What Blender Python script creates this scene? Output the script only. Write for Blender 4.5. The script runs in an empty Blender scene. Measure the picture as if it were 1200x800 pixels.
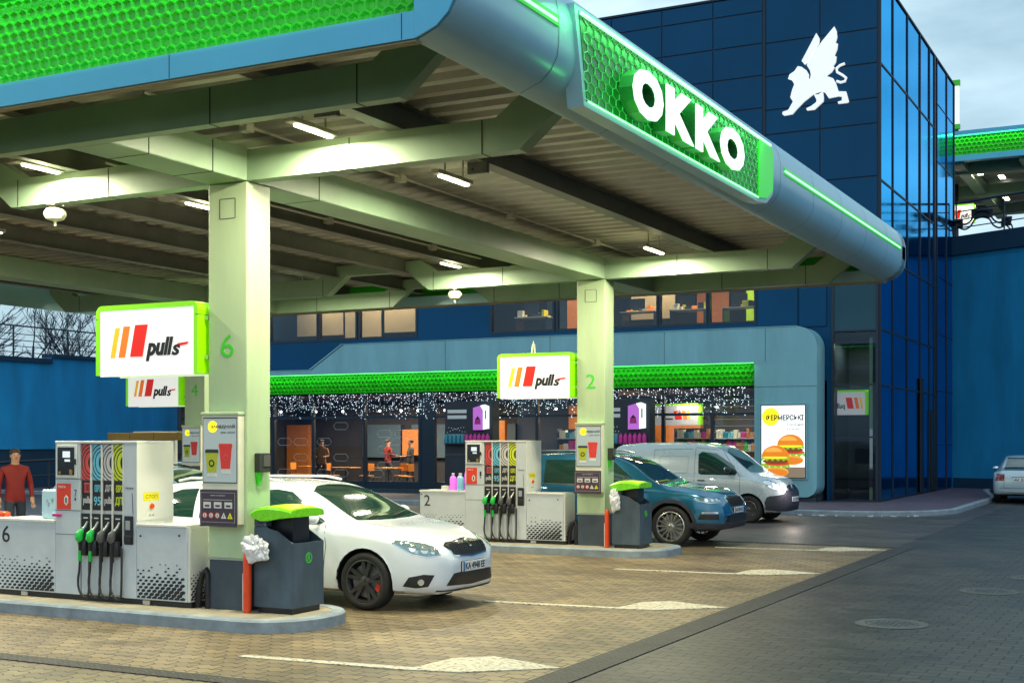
import bpy, bmesh, math, random
from mathutils import Vector, Matrix
from mathutils.bvhtree import BVHTree
from mathutils.geometry import delaunay_2d_cdt
R = math.radians
PI = math.pi
S = bpy.context.scene
random.seed(7)

# ---------------------------------------------------------------- camera
cam = bpy.data.objects.new("camera", bpy.data.cameras.new("camera"))
S.collection.objects.link(cam)
S.camera = cam
cam.location = (0, 0, 1.9)
cam.rotation_euler = (R(90), 0, R(27.44))
cam.data.sensor_width = 36
cam.data.lens = 1531 / 1200 * 36
cam.data.shift_y = (515 - 400) / 1200
cam.data.clip_start = 0.1
cam.data.clip_end = 3000

# ---------------------------------------------------------------- world, sun, exposure
W = bpy.data.worlds.new("World")
S.world = W
W.use_nodes = True
nt = W.node_tree
nt.nodes.clear()
wo = nt.nodes.new('ShaderNodeOutputWorld')
bg = nt.nodes.new('ShaderNodeBackground')
sky = nt.nodes.new('ShaderNodeTexSky')
sky.sky_type = 'NISHITA'
sky.sun_disc = False
sky.sun_elevation = R(4)
sky.sun_rotation = R(150)
sky.altitude = 100
sky.dust_density = 2.0
tc = nt.nodes.new('ShaderNodeTexCoord')
mp = nt.nodes.new('ShaderNodeMapping')
mp.inputs['Scale'].default_value = (1.2, 1.2, 4.0)
nz = nt.nodes.new('ShaderNodeTexNoise')
nz.inputs['Scale'].default_value = 2.2
nz.inputs['Detail'].default_value = 6
nz.inputs['Roughness'].default_value = 0.55
cr = nt.nodes.new('ShaderNodeValToRGB')
cr.color_ramp.elements[0].position = 0.38
cr.color_ramp.elements[1].position = 0.66
cr.color_ramp.elements[0].color = (0.55, 0.55, 0.55, 1)
cr.color_ramp.elements[1].color = (0.92, 0.92, 0.92, 1)
cc = nt.nodes.new('ShaderNodeValToRGB')
cc.color_ramp.elements[0].position = 0.3
cc.color_ramp.elements[1].position = 0.75
cc.color_ramp.elements[0].color = (7.5, 12.5, 16.0, 1)
cc.color_ramp.elements[1].color = (15.0, 18.5, 20.0, 1)
mx = nt.nodes.new('ShaderNodeMix')
mx.data_type = 'RGBA'
L_ = nt.links.new
L_(tc.outputs['Generated'], mp.inputs['Vector'])
L_(mp.outputs['Vector'], nz.inputs['Vector'])
L_(nz.outputs['Fac'], cr.inputs['Fac'])
L_(nz.outputs['Fac'], cc.inputs['Fac'])
L_(cr.outputs['Color'], mx.inputs['Factor'])
L_(sky.outputs['Color'], mx.inputs['A'])
L_(cc.outputs['Color'], mx.inputs['B'])
L_(mx.outputs['Result'], bg.inputs['Color'])
bg.inputs['Strength'].default_value = 0.055
L_(bg.outputs['Background'], wo.inputs['Surface'])

sl = bpy.data.lights.new("sun", 'SUN')
sl.energy = 0.12
sl.angle = R(20)
sl.color = (0.8, 0.9, 1.0)
sun = bpy.data.objects.new("sun", sl)
S.collection.objects.link(sun)
sun.rotation_euler = (R(62), 0, R(30))

S.view_settings.view_transform = 'Standard'
S.view_settings.look = 'None'
S.view_settings.exposure = 0.42
S.view_settings.gamma = 1
S.view_settings.use_curve_mapping = False
S.render.engine = 'CYCLES'
S.cycles.max_bounces = 6
S.cycles.diffuse_bounces = 3
S.cycles.glossy_bounces = 4
S.cycles.transmission_bounces = 4
S.cycles.transparent_max_bounces = 8
S.cycles.caustics_reflective = False
S.cycles.caustics_refractive = False
S.cycles.sample_clamp_indirect = 4
S.cycles.use_denoising = True

# ---------------------------------------------------------------- materials
M = {}
def mat(name, col, rough=0.5, streak=None, metal=0.0, var=0.0, scale=8.0, bump=0.0, coat=0.0, emit=None, es=1.0, spec=0.5, tint=None, bscale=None, dirt=0.0):
    m = bpy.data.materials.new(name)
    m.use_nodes = True
    n = m.node_tree
    b = n.nodes['Principled BSDF']
    b.inputs['Base Color'].default_value = (*col, 1)
    b.inputs['Roughness'].default_value = rough
    b.inputs['Metallic'].default_value = metal
    b.inputs['Specular IOR Level'].default_value = spec
    if tint: b.inputs['Specular Tint'].default_value = (*tint, 1)
    if coat:
        b.inputs['Coat Weight'].default_value = coat
        b.inputs['Coat Roughness'].default_value = 0.04
    if emit:
        b.inputs['Emission Color'].default_value = (*emit, 1)
        b.inputs['Emission Strength'].default_value = es
    if var or bump or dirt:
        t = n.nodes.new('ShaderNodeTexCoord')
        z = n.nodes.new('ShaderNodeTexNoise')
        z.inputs['Scale'].default_value = scale
        z.inputs['Detail'].default_value = 7
        z.inputs['Roughness'].default_value = 0.6
        if streak:
            sm = n.nodes.new('ShaderNodeMapping')
            sm.inputs['Scale'].default_value = (1, 1, streak)
            n.links.new(t.outputs['Object'], sm.inputs['Vector'])
            n.links.new(sm.outputs['Vector'], z.inputs['Vector'])
        else:
            n.links.new(t.outputs['Object'], z.inputs['Vector'])
        if var:
            r = n.nodes.new('ShaderNodeValToRGB')
            r.color_ramp.elements[0].position = 0.3
            r.color_ramp.elements[1].position = 0.7
            r.color_ramp.elements[0].color = (*[c * (1 - var) for c in col], 1)
            r.color_ramp.elements[1].color = (*[min(1, c * (1 + var)) for c in col], 1)
            n.links.new(z.outputs['Fac'], r.inputs['Fac'])
            n.links.new(r.outputs['Color'], b.inputs['Base Color'])
            mr = n.nodes.new('ShaderNodeMapRange')
            mr.inputs['To Min'].default_value = max(0, rough - 0.12)
            mr.inputs['To Max'].default_value = min(1, rough + 0.12)
            n.links.new(z.outputs['Fac'], mr.inputs['Value'])
            n.links.new(mr.outputs['Result'], b.inputs['Roughness'])
        if bump:
            z2 = n.nodes.new('ShaderNodeTexNoise')
            z2.inputs['Scale'].default_value = bscale or scale * 6
            z2.inputs['Detail'].default_value = 4
            n.links.new(t.outputs['Object'], z2.inputs['Vector'])
            bp = n.nodes.new('ShaderNodeBump')
            bp.inputs['Strength'].default_value = bump
            bp.inputs['Distance'].default_value = 0.01
            n.links.new(z2.outputs['Fac'], bp.inputs['Height'])
            n.links.new(bp.outputs['Normal'], b.inputs['Normal'])
    M[name] = m
    return m

def glass_mat(name, tint, refl=0.12, rough=0.02, trans=(0.75, 0.85, 0.9)):
    m = bpy.data.materials.new(name)
    m.use_nodes = True
    n = m.node_tree
    n.nodes.clear()
    o = n.nodes.new('ShaderNodeOutputMaterial')
    tr = n.nodes.new('ShaderNodeBsdfTransparent')
    tr.inputs['Color'].default_value = (*trans, 1)
    gl = n.nodes.new('ShaderNodeBsdfGlossy')
    gl.inputs['Color'].default_value = (*tint, 1)
    gl.inputs['Roughness'].default_value = rough
    fr = n.nodes.new('ShaderNodeLayerWeight')
    fr.inputs['Blend'].default_value = 0.3
    mr = n.nodes.new('ShaderNodeMapRange')
    mr.inputs['To Min'].default_value = refl
    mr.inputs['To Max'].default_value = 0.30
    mxs = n.nodes.new('ShaderNodeMixShader')
    n.links.new(fr.outputs['Fresnel'], mr.inputs['Value'])
    n.links.new(mr.outputs['Result'], mxs.inputs['Fac'])
    n.links.new(tr.outputs['BSDF'], mxs.inputs[1])
    n.links.new(gl.outputs['BSDF'], mxs.inputs[2])
    n.links.new(mxs.outputs['Shader'], o.inputs['Surface'])
    M[name] = m
    return m

def paving_mat(name, c1, c2, cm, bw=0.24, bh=0.16, rough=0.6, stain=0.4, rot=0):
    m = bpy.data.materials.new(name)
    m.use_nodes = True
    n = m.node_tree
    b = n.nodes['Principled BSDF']
    t = n.nodes.new('ShaderNodeTexCoord')
    # slightly wavy interlocking pavers
    wz = n.nodes.new('ShaderNodeTexWave')
    wz.inputs['Scale'].default_value = 2.6
    wz.bands_direction = 'X'
    wsep = n.nodes.new('ShaderNodeCombineXYZ')
    wm = n.nodes.new('ShaderNodeMath'); wm.operation = 'MULTIPLY'; wm.inputs[1].default_value = 0.035
    n.links.new(t.outputs['Object'], wz.inputs['Vector'])
    n.links.new(wz.outputs['Fac'], wm.inputs[0])
    n.links.new(wm.outputs[0], wsep.inputs['Y'])
    ad = n.nodes.new('ShaderNodeVectorMath'); ad.operation = 'ADD'
    n.links.new(t.outputs['Object'], ad.inputs[0])
    n.links.new(wsep.outputs[0], ad.inputs[1])
    mpn = n.nodes.new('ShaderNodeMapping')
    mpn.inputs['Rotation'].default_value = (0, 0, rot)
    n.links.new(ad.outputs[0], mpn.inputs['Vector'])
    br = n.nodes.new('ShaderNodeTexBrick')
    br.inputs['Scale'].default_value = 1
    br.inputs['Brick Width'].default_value = bw
    br.inputs['Row Height'].default_value = bh
    br.inputs['Mortar Size'].default_value = 0.009
    br.inputs['Mortar Smooth'].default_value = 0.4
    br.inputs['Bias'].default_value = 0.0
    br.inputs['Color1'].default_value = (*c1, 1)
    br.inputs['Color2'].default_value = (*c2, 1)
    br.inputs['Mortar'].default_value = (*cm, 1)
    n.links.new(mpn.outputs['Vector'], br.inputs['Vector'])
    z = n.nodes.new('ShaderNodeTexNoise')
    z.inputs['Scale'].default_value = 0.9
    z.inputs['Detail'].default_value = 8
    z.inputs['Roughness'].default_value = 0.65
    n.links.new(t.outputs['Object'], z.inputs['Vector'])
    r = n.nodes.new('ShaderNodeValToRGB')
    r.color_ramp.elements[0].position = 0.32
    r.color_ramp.elements[1].position = 0.68
    r.color_ramp.elements[0].color = (1 - stain, 1 - stain, 1 - stain, 1)
    r.color_ramp.elements[1].color = (1.15, 1.15, 1.15, 1)
    n.links.new(z.outputs['Fac'], r.inputs['Fac'])
    mu = n.nodes.new('ShaderNodeMix'); mu.data_type = 'RGBA'; mu.blend_type = 'MULTIPLY'
    mu.inputs['Factor'].default_value = 1
    n.links.new(br.outputs['Color'], mu.inputs['A'])
    n.links.new(r.outputs['Color'], mu.inputs['B'])
    # oil stains and tyre marks
    z3 = n.nodes.new('ShaderNodeTexNoise')
    z3.inputs['Scale'].default_value = 1.7
    z3.inputs['Detail'].default_value = 3
    z3.inputs['Distortion'].default_value = 1.2
    mp3 = n.nodes.new('ShaderNodeMapping')
    mp3.inputs['Scale'].default_value = (0.55, 1.5, 1)
    n.links.new(t.outputs['Object'], mp3.inputs['Vector'])
    n.links.new(mp3.outputs['Vector'], z3.inputs['Vector'])
    r3 = n.nodes.new('ShaderNodeValToRGB')
    r3.color_ramp.elements[0].position = 0.56
    r3.color_ramp.elements[1].position = 0.70
    r3.color_ramp.elements[0].color = (1, 1, 1, 1)
    r3.color_ramp.elements[1].color = (0.55, 0.53, 0.52, 1)
    n.links.new(z3.outputs['Fac'], r3.inputs['Fac'])
    mu2 = n.nodes.new('ShaderNodeMix'); mu2.data_type = 'RGBA'; mu2.blend_type = 'MULTIPLY'
    mu2.inputs['Factor'].default_value = 1
    n.links.new(mu.outputs['Result'], mu2.inputs['A'])
    n.links.new(r3.outputs['Color'], mu2.inputs['B'])
    n.links.new(mu2.outputs['Result'], b.inputs['Base Color'])
    mr = n.nodes.new('ShaderNodeMapRange')
    mr.inputs['To Min'].default_value = rough - 0.2
    mr.inputs['To Max'].default_value = rough + 0.15
    n.links.new(z.outputs['Fac'], mr.inputs['Value'])
    n.links.new(mr.outputs['Result'], b.inputs['Roughness'])
    bp = n.nodes.new('ShaderNodeBump')
    bp.inputs['Strength'].default_value = 0.9
    bp.inputs['Distance'].default_value = 0.012
    bp.invert = True
    n.links.new(br.outputs['Fac'], bp.inputs['Height'])
    z2 = n.nodes.new('ShaderNodeTexNoise')
    z2.inputs['Scale'].default_value = 60
    n.links.new(t.outputs['Object'], z2.inputs['Vector'])
    bp2 = n.nodes.new('ShaderNodeBump')
    bp2.inputs['Strength'].default_value = 0.25
    bp2.inputs['Distance'].default_value = 0.01
    n.links.new(z2.outputs['Fac'], bp2.inputs['Height'])
    n.links.new(bp.outputs['Normal'], bp2.inputs['Normal'])
    n.links.new(bp2.outputs['Normal'], b.inputs['Normal'])
    M[name] = m
    return m

paving_mat('paving_warm', (0.29, 0.215, 0.115), (0.19, 0.145, 0.082), (0.05, 0.042, 0.034), rough=0.55, stain=0.45)
paving_mat('paving_shaded', (0.062, 0.057, 0.052), (0.036, 0.035, 0.036), (0.008, 0.009, 0.012), rough=0.5, stain=0.5)  # same paving outside the canopy, light falloff put into the colour
paving_mat('paving_mid', (0.105, 0.088, 0.082), (0.075, 0.064, 0.060), (0.022, 0.020, 0.020), rough=0.5, stain=0.5)
paving_mat('drain_brick', (0.05, 0.05, 0.05), (0.035, 0.035, 0.038), (0.01, 0.01, 0.01), bw=0.1, bh=0.05, rough=0.6)
mat('marking', (0.60, 0.55, 0.42), 0.7, var=0.2, scale=14, bump=0.4)
_n = M['marking'].node_tree
_r = [q for q in _n.nodes if q.type == 'VALTORGB'][0]
_r.color_ramp.elements[0].position = 0.36
_r.color_ramp.elements[1].position = 0.50
_r.color_ramp.elements[0].color = (0.20, 0.16, 0.10, 1)
_r.color_ramp.elements[1].color = (0.62, 0.57, 0.44, 1)
_z = [q for q in _n.nodes if q.type == 'TEX_NOISE'][0]
_z.inputs['Scale'].default_value = 22
mat('kerb', (0.26, 0.31, 0.35), 0.75, var=0.25, scale=5, bump=0.5)
mat('island_top', (0.33, 0.29, 0.21), 0.8, var=0.25, scale=4, bump=0.5)
mat('pavement', (0.10, 0.07, 0.10), 0.75, var=0.3, scale=3, bump=0.4)
mat('column_paint', (0.44, 0.57, 0.35), 0.42, var=0.10, scale=2.2, streak=.2)
mat('column_base', (0.045, 0.065, 0.09), 0.5, var=0.25, scale=4)
mat('beam_paint', (0.27, 0.39, 0.26), 0.45, var=0.12, scale=1.8)
mat('seam', (0.03, 0.035, 0.03), 0.7)
mat('deck', (0.48, 0.46, 0.42), 0.42, metal=0.05, var=0.15, scale=2)
mat('purlin', (0.16, 0.155, 0.14), 0.5, var=0.2, scale=3)
mat('fascia', (0.36, 0.60, 0.70), 0.33, metal=0.15, var=0.08, scale=1.0)
mat('fascia_blue', (0.10, 0.45, 0.68), 0.35, metal=0.1, var=0.06, scale=1.0)
mat('hex_green', (0.03, 0.50, 0.008), 0.3, var=0.12, scale=2)
mat('led_green', (0.1, 1, 0.2), 0.5, emit=(0.10, 1.0, 0.16), es=2.2)
mat('led_mint', (0.3, 1, 0.5), 0.5, emit=(0.38, 1.0, 0.48), es=1.3)
mat('lamp_white', (1, 1, 0.85), 0.5, emit=(1.0, 0.97, 0.72), es=9)
mat('lamp_body', (0.45, 0.43, 0.38), 0.5)
mat('cream', (0.75, 0.73, 0.58), 0.4, var=0.05)
mat('letter_white', (0.85, 0.88, 0.86), 0.4, emit=(0.86, 1.0, 0.92), es=0.75)
mat('letter_side', (0.02, 0.16, 0.04), 0.4)
mat('sign_green', (0.02, 0.45, 0.02), 0.3, emit=(0.02, 0.6, 0.015), es=0.45)
mat('sign_dark', (0.004, 0.16, 0.02), 0.3, var=0.3, scale=3)
mat('sign_wire', (0.15, 0.8, 0.25), 0.3, emit=(0.1, 0.7, 0.15), es=0.12)
mat('box_white', (0.85, 0.85, 0.85), 0.3, emit=(1.0, 1.0, 0.98), es=0.38)
mat('lime', (0.24, 0.72, 0.0), 0.3, emit=(0.25, 0.8, 0.0), es=0.25)
mat('bar_yellow', (0.95, 0.55, 0.02), 0.4, emit=(1, 0.5, 0.01), es=0.25)
mat('bar_orange', (0.95, 0.22, 0.01), 0.4, emit=(1, 0.18, 0.005), es=0.25)
mat('bar_red', (0.80, 0.015, 0.005), 0.4, emit=(1, 0.01, 0.002), es=0.2)
mat('ink', (0.012, 0.012, 0.014), 0.5)
mat('green_ink', (0.06, 0.62, 0.02), 0.5)
mat('pump_grey', (0.56, 0.61, 0.65), 0.35, var=0.07, scale=3)
mat('pump_white', (0.72, 0.72, 0.68), 0.3, var=0.04, scale=2)
mat('black_plastic', (0.012, 0.012, 0.015), 0.35, var=0.3, scale=10)
mat('rubber', (0.014, 0.014, 0.015), 0.7, bump=0.2, scale=10)
mat('hose_black', (0.016, 0.016, 0.018), 0.4)
mat('nozzle_green', (0.02, 0.55, 0.08), 0.35)
mat('nozzle_grey', (0.10, 0.10, 0.105), 0.4)
mat('steel', (0.55, 0.55, 0.53), 0.3, metal=0.9)
mat('screen', (0.2, 0.22, 0.22), 0.2, emit=(0.75, 0.85, 0.85), es=0.7)
mat('screen_dark', (0.01, 0.012, 0.016), 0.12)
mat('red', (0.75, 0.045, 0.015), 0.4)
mat('red_post', (0.85, 0.07, 0.01), 0.35, var=0.1)
mat('yellow', (0.85, 0.75, 0.01), 0.4)
mat('paint_red', (0.72, 0.08, 0.07), 0.4)
mat('paint_cyan', (0.16, 0.55, 0.75), 0.4)
mat('paint_light', (0.66, 0.62, 0.62), 0.4)
mat('paint_yellow', (0.68, 0.78, 0.03), 0.4)
mat('bin_body', (0.055, 0.085, 0.115), 0.5, var=0.35, scale=4, streak=.4)
mat('bin_lid', (0.20, 0.72, 0.01), 0.28, var=0.08)
mat('bin_lid_top', (0.50, 0.82, 0.01), 0.28)
mat('bag', (0.7, 0.7, 0.73), 0.4)
mat('poster_bg', (0.30, 0.36, 0.37), 0.35, emit=(0.35, 0.42, 0.42), es=0.3)
mat('purple', (0.06, 0.04, 0.065), 0.4)
mat('cup_red', (0.75, 0.04, 0.03), 0.4)
mat('cup_lime', (0.45, 0.5, 0.02), 0.4)
mat('dirty_white', (0.7, 0.68, 0.66), 0.5)
# cars
mat('car_white', (0.74, 0.79, 0.86), 0.22, coat=1.0, var=0.02, scale=1.5)
mat('car_blue', (0.018, 0.15, 0.28), 0.22, metal=0.55, coat=1.0, var=0.05, scale=1.5)
mat('van_paint', (0.50, 0.56, 0.60), 0.28, metal=0.2, coat=0.8, var=0.04, scale=1.5)
mat('car_teal', (0.02, 0.12, 0.12), 0.25, metal=0.3, coat=1.0)
mat('car_pale', (0.25, 0.45, 0.60), 0.25, metal=0.2, coat=1.0)
mat('car_silver', (0.50, 0.62, 0.68), 0.28, metal=0.2, coat=1.0)
mat('car_glass', (0.012, 0.045, 0.038), 0.03, spec=0.9, coat=1.0)
mat('car_trim', (0.015, 0.016, 0.018), 0.45, var=0.2)
mat('van_bumper', (0.030, 0.030, 0.045), 0.5, var=0.2)
mat('chrome', (0.75, 0.77, 0.78), 0.12, metal=1.0)
mat('lamp_glass', (0.22, 0.32, 0.36), 0.06, metal=0.4, coat=1.0)
mat('lamp_inner', (0.75, 0.82, 0.85), 0.1, metal=0.8)
mat('headlamp_on', (1, 0.95, 0.9), 0.2, emit=(1.0, 0.82, 0.72), es=6)
mat('rim_dark', (0.085, 0.085, 0.09), 0.28, metal=0.7, coat=0.4)
mat('rim_silver', (0.62, 0.62, 0.60), 0.28, metal=0.9)
mat('tail_red', (0.22, 0.01, 0.02), 0.15, coat=1)
mat('plate', (0.75, 0.77, 0.78), 0.4)
mat('plate_blue', (0.02, 0.20, 0.45), 0.4)
mat('disc', (0.3, 0.3, 0.32), 0.35, metal=0.9)
# buildings
mat('tower_panel', (0.001, 0.060, 0.150), 0.35, spec=0.15, metal=0.0, var=0.12, scale=0.3)
mat('tower_seam', (0.002, 0.015, 0.04), 0.6)
mat('tower_glass', (0.17, 0.58, 0.92), 0.07, metal=1.0, tint=(0.26, 0.62, 0.92), var=0.06, scale=0.8)
mat('dark_glass', (0.010, 0.05, 0.075), 0.04, metal=0.55)
mat('frame_dark', (0.004, 0.018, 0.04), 0.4)
mat('portal', (0.22, 0.46, 0.53), 0.5, var=0.14, scale=1.6, streak=.25)
mat('plinth', (0.02, 0.04, 0.06), 0.6, var=0.2)
mat('wall_blue', (0.006, 0.27, 0.60), 0.8, var=0.22, scale=1.3, streak=.22, bump=0.3)
mat('wall_dark', (0.004, 0.035, 0.08), 0.7, var=0.2, scale=1)
mat('steel_dark', (0.01, 0.02, 0.04), 0.5)
mat('bark', (0.02, 0.035, 0.06), 0.9, var=0.3, scale=6)
glass_mat('shop_glass', (0.30, 0.40, 0.50), 0.04, 0.01, (0.80, 0.84, 0.88))
glass_mat('office_glass', (0.6, 0.75, 0.9), 0.03, 0.01, (0.85, 0.85, 0.85))
mat('decal_white', (0.55, 0.62, 0.68), 0.6)
mat('wood_orange', (0.52, 0.19, 0.05), 0.5, var=0.15)
mat('wood_bright', (0.75, 0.28, 0.04), 0.5, var=0.1)
mat('interior_dark', (0.025, 0.03, 0.045), 0.7, var=0.3, scale=0.8)
mat('interior_blue', (0.05, 0.10, 0.16), 0.6, var=0.1)
mat('interior_beige', (0.36, 0.31, 0.20), 0.8, var=0.1, scale=0.7)
mat('interior_floor', (0.10, 0.07, 0.05), 0.4, var=0.2)
mat('ceiling_dark', (0.04, 0.045, 0.06), 0.9)
mat('office_green', (0.32, 0.65, 0.01), 0.6)
mat('fairy', (0.9, 0.95, 1.0), 0.5, emit=(0.70, 0.88, 1.0), es=2.2)
mat('spot', (1, 1, 1), 0.5, emit=(1.0, 0.95, 0.85), es=5)
mat('magenta', (0.55, 0.02, 0.25), 0.4)
mat('liquid', (0.70, 0.18, 0.75), 0.2, emit=(0.8, 0.2, 0.85), es=0.2)
mat('liquid_blue', (0.25, 0.6, 0.8), 0.2)
mat('canister', (0.50, 0.72, 0.80), 0.35)
mat('teal_bottle', (0.02, 0.22, 0.30), 0.3)
mat('skin', (0.42, 0.25, 0.17), 0.6)
mat('hair', (0.03, 0.02, 0.015), 0.7)
mat('jacket_red', (0.18, 0.006, 0.005), 0.75, var=0.15)
mat('jacket_brown', (0.20, 0.11, 0.06), 0.8, var=0.2)
mat('jacket_dark', (0.03, 0.035, 0.05), 0.8, var=0.2)
mat('trousers', (0.02, 0.03, 0.05), 0.8, var=0.2)
mat('lit_white', (0.9, 0.9, 0.9), 0.4, emit=(0.95, 1.0, 1.0), es=0.75)
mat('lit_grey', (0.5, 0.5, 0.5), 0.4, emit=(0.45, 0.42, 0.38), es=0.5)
mat('lit_yellow', (0.95, 0.8, 0.02), 0.4, emit=(1, 0.8, 0.01), es=0.75)
mat('bun', (0.85, 0.25, 0.02), 0.5, emit=(0.9, 0.22, 0.01), es=0.45)
mat('bun_light', (0.95, 0.45, 0.08), 0.5, emit=(0.95, 0.42, 0.06), es=0.5)
mat('patty', (0.25, 0.07, 0.02), 0.5, emit=(0.25, 0.05, 0.01), es=0.4)
mat('lettuce', (0.35, 0.6, 0.04), 0.5, emit=(0.3, 0.55, 0.03), es=0.4)
mat('tomato', (0.8, 0.05, 0.02), 0.5, emit=(0.8, 0.04, 0.01), es=0.4)
mat('poster_wood', (0.3, 0.2, 0.13), 0.5, emit=(0.28, 0.2, 0.14), es=0.4)
mat('manhole', (0.09, 0.10, 0.11), 0.5, metal=0.5, var=0.3, scale=20, bump=0.6)
mat('concrete_ring', (0.075, 0.08, 0.085), 0.8, var=0.2, bump=0.3)
mat('wicker', (0.3, 0.18, 0.03), 0.6)

# ---------------------------------------------------------------- mesh builder
class MB:
    def __init__(s, *mats):
        s.v = []; s.f = []; s.m = []; s.mats = list(mats) or ['cream']; s.cur = 0
    def use(s, name):
        if name not in s.mats: s.mats.append(name)
        s.cur = s.mats.index(name)
        return s
    def add(s, vs, fs):
        o = len(s.v)
        s.v += [tuple(p) for p in vs]
        for f in fs:
            s.f.append([i + o for i in f]); s.m.append(s.cur)
        return s
    def box(s, x0, x1, y0, y1, z0, z1, bev=0.0):
        if x0 > x1: x0, x1 = x1, x0
        if y0 > y1: y0, y1 = y1, y0
        if z0 > z1: z0, z1 = z1, z0
        b = min(bev, (x1 - x0) * .45, (y1 - y0) * .45, (z1 - z0) * .45)
        if b <= 0:
            vs = [(x, y, z) for x in (x0, x1) for y in (y0, y1) for z in (z0, z1)]
            fs = [(0, 1, 3, 2), (4, 6, 7, 5), (0, 4, 5, 1), (2, 3, 7, 6), (0, 2, 6, 4), (1, 5, 7, 3)]
            return s.add(vs, fs)
        bm = bmesh.new()
        bmesh.ops.create_cube(bm, size=1)
        for v in bm.verts:
            v.co = Vector(((x0 + x1) / 2 + v.co.x * (x1 - x0), (y0 + y1) / 2 + v.co.y * (y1 - y0), (z0 + z1) / 2 + v.co.z * (z1 - z0)))
        bmesh.ops.bevel(bm, geom=bm.edges[:], offset=b, segments=2, affect='EDGES', profile=0.5)
        s.addbm(bm)
        return s
    def addbm(s, bm):
        bm.verts.index_update()
        s.add([v.co for v in bm.verts], [[v.index for v in f.verts] for f in bm.faces])
        bm.free()
    def prism(s, pts, axis, a, b):
        """pts 2D polygon extruded from a to b along axis: 'x' pts=(y,z); 'y' pts=(x,z); 'z' pts=(x,y)"""
        def mk(p, t):
            if axis == 'x': return (t, p[0], p[1])
            if axis == 'y': return (p[0], t, p[1])
            return (p[0], p[1], t)
        n = len(pts)
        vs = [mk(p, a) for p in pts] + [mk(p, b) for p in pts]
        fs = [list(range(n)), list(range(2 * n - 1, n - 1, -1))]
        fs += [(i, i + n, (i + 1) % n + n, (i + 1) % n) for i in range(n)]
        return s.add(vs, fs)
    def tube(s, path, r, n=8, cap=True):
        P = [Vector(p) for p in path]
        rs = r if isinstance(r, (list, tuple)) else [r] * len(P)
        vs = []; fs = []
        up = Vector((0, 0, 1))
        prev = None
        for i, p in enumerate(P):
            d = (P[min(i + 1, len(P) - 1)] - P[max(i - 1, 0)]).normalized()
            if prev is None:
                a = up if abs(d.z) < .9 else Vector((1, 0, 0))
                u = d.cross(a).normalized()
            else:
                u = (prev - d * prev.dot(d)).normalized()
            prev = u
            w = d.cross(u)
            for k in range(n):
                t = 2 * PI * k / n
                vs.append(p + (u * math.cos(t) + w * math.sin(t)) * rs[i])
        for i in range(len(P) - 1):
            for k in range(n):
                fs.append((i * n + k, i * n + (k + 1) % n, (i + 1) * n + (k + 1) % n, (i + 1) * n + k))
        if cap:
            fs.append(list(range(n))[::-1]); fs.append([(len(P) - 1) * n + k for k in range(n)])
        return s.add(vs, fs)
    def lathe(s, prof, c=(0, 0, 0), axis='z', n=24, cap=True):
        """prof: list of (r, h)"""
        vs = []; fs = []
        for (r, h) in prof:
            for k in range(n):
                t = 2 * PI * k / n
                a, b = r * math.cos(t), r * math.sin(t)
                if axis == 'z': p = (c[0] + a, c[1] + b, c[2] + h)
                elif axis == 'y': p = (c[0] + a, c[1] + h, c[2] + b)
                else: p = (c[0] + h, c[1] + a, c[2] + b)
                vs.append(p)
        for i in range(len(prof) - 1):
            for k in range(n):
                fs.append((i * n + k, i * n + (k + 1) % n, (i + 1) * n + (k + 1) % n, (i + 1) * n + k))
        if cap and prof[0][0] > 1e-5: fs.append(list(range(n))[::-1])
        if cap and prof[-1][0] > 1e-5: fs.append([(len(prof) - 1) * n + k for k in range(n)])
        return s.add(vs, fs)
    def ball(s, c, r, n=8, m=6, sq=(1, 1, 1)):
        vs = []; fs = []
        for i in range(m + 1):
            ph = PI * i / m
            for k in range(n):
                t = 2 * PI * k / n
                vs.append((c[0] + r * sq[0] * math.sin(ph) * math.cos(t), c[1] + r * sq[1] * math.sin(ph) * math.sin(t), c[2] + r * sq[2] * math.cos(ph)))
        for i in range(m):
            for k in range(n):
                fs.append((i * n + k, (i + 1) * n + k, (i + 1) * n + (k + 1) % n, i * n + (k + 1) % n))
        return s.add(vs, fs)
    def octa(s, c, r):
        x, y, z = c
        return s.add([(x + r, y, z), (x - r, y, z), (x, y + r, z), (x, y - r, z), (x, y, z + r), (x, y, z - r)],
                     [(0, 2, 4), (2, 1, 4), (1, 3, 4), (3, 0, 4), (2, 0, 5), (1, 2, 5), (3, 1, 5), (0, 3, 5)])
    def text(s, txt, box, plane, depth=0.004, bold=0.0, shear=0.0, keep=False, vertical=False):
        """box=(a0,a1,b0,b1) on a plane ('y',value,sign,dirx) ; plane tuple: (axis, value, out) text drawn facing 'out' side"""
        vs, fs = text_mesh(txt, bold, shear)
        xs = [v[0] for v in vs]; ys = [v[1] for v in vs]
        x0, x1, y0, y1 = min(xs), max(xs), min(ys), max(ys)
        a0, a1, b0, b1 = box
        sx = (a1 - a0) / (x1 - x0); sy = (b1 - b0) / (y1 - y0)
        if keep:
            k = min(abs(sx), abs(sy)); sx = math.copysign(k, sx); sy = k
        cx, cy = (a0 + a1) / 2, (b0 + b1) / 2
        axis, val, out = plane
        nv = []
        for v in vs:
            a = cx + (v[0] - (x0 + x1) / 2) * sx; b = cy + (v[1] - (y0 + y1) / 2) * sy
            t = val + out * (depth if v[2] > 0.5 else 0)
            nv.append((t, a, b) if axis == 'x' else ((a, t, b) if axis == 'y' else (a, b, t)))
        return s.add(nv, fs)
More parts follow.
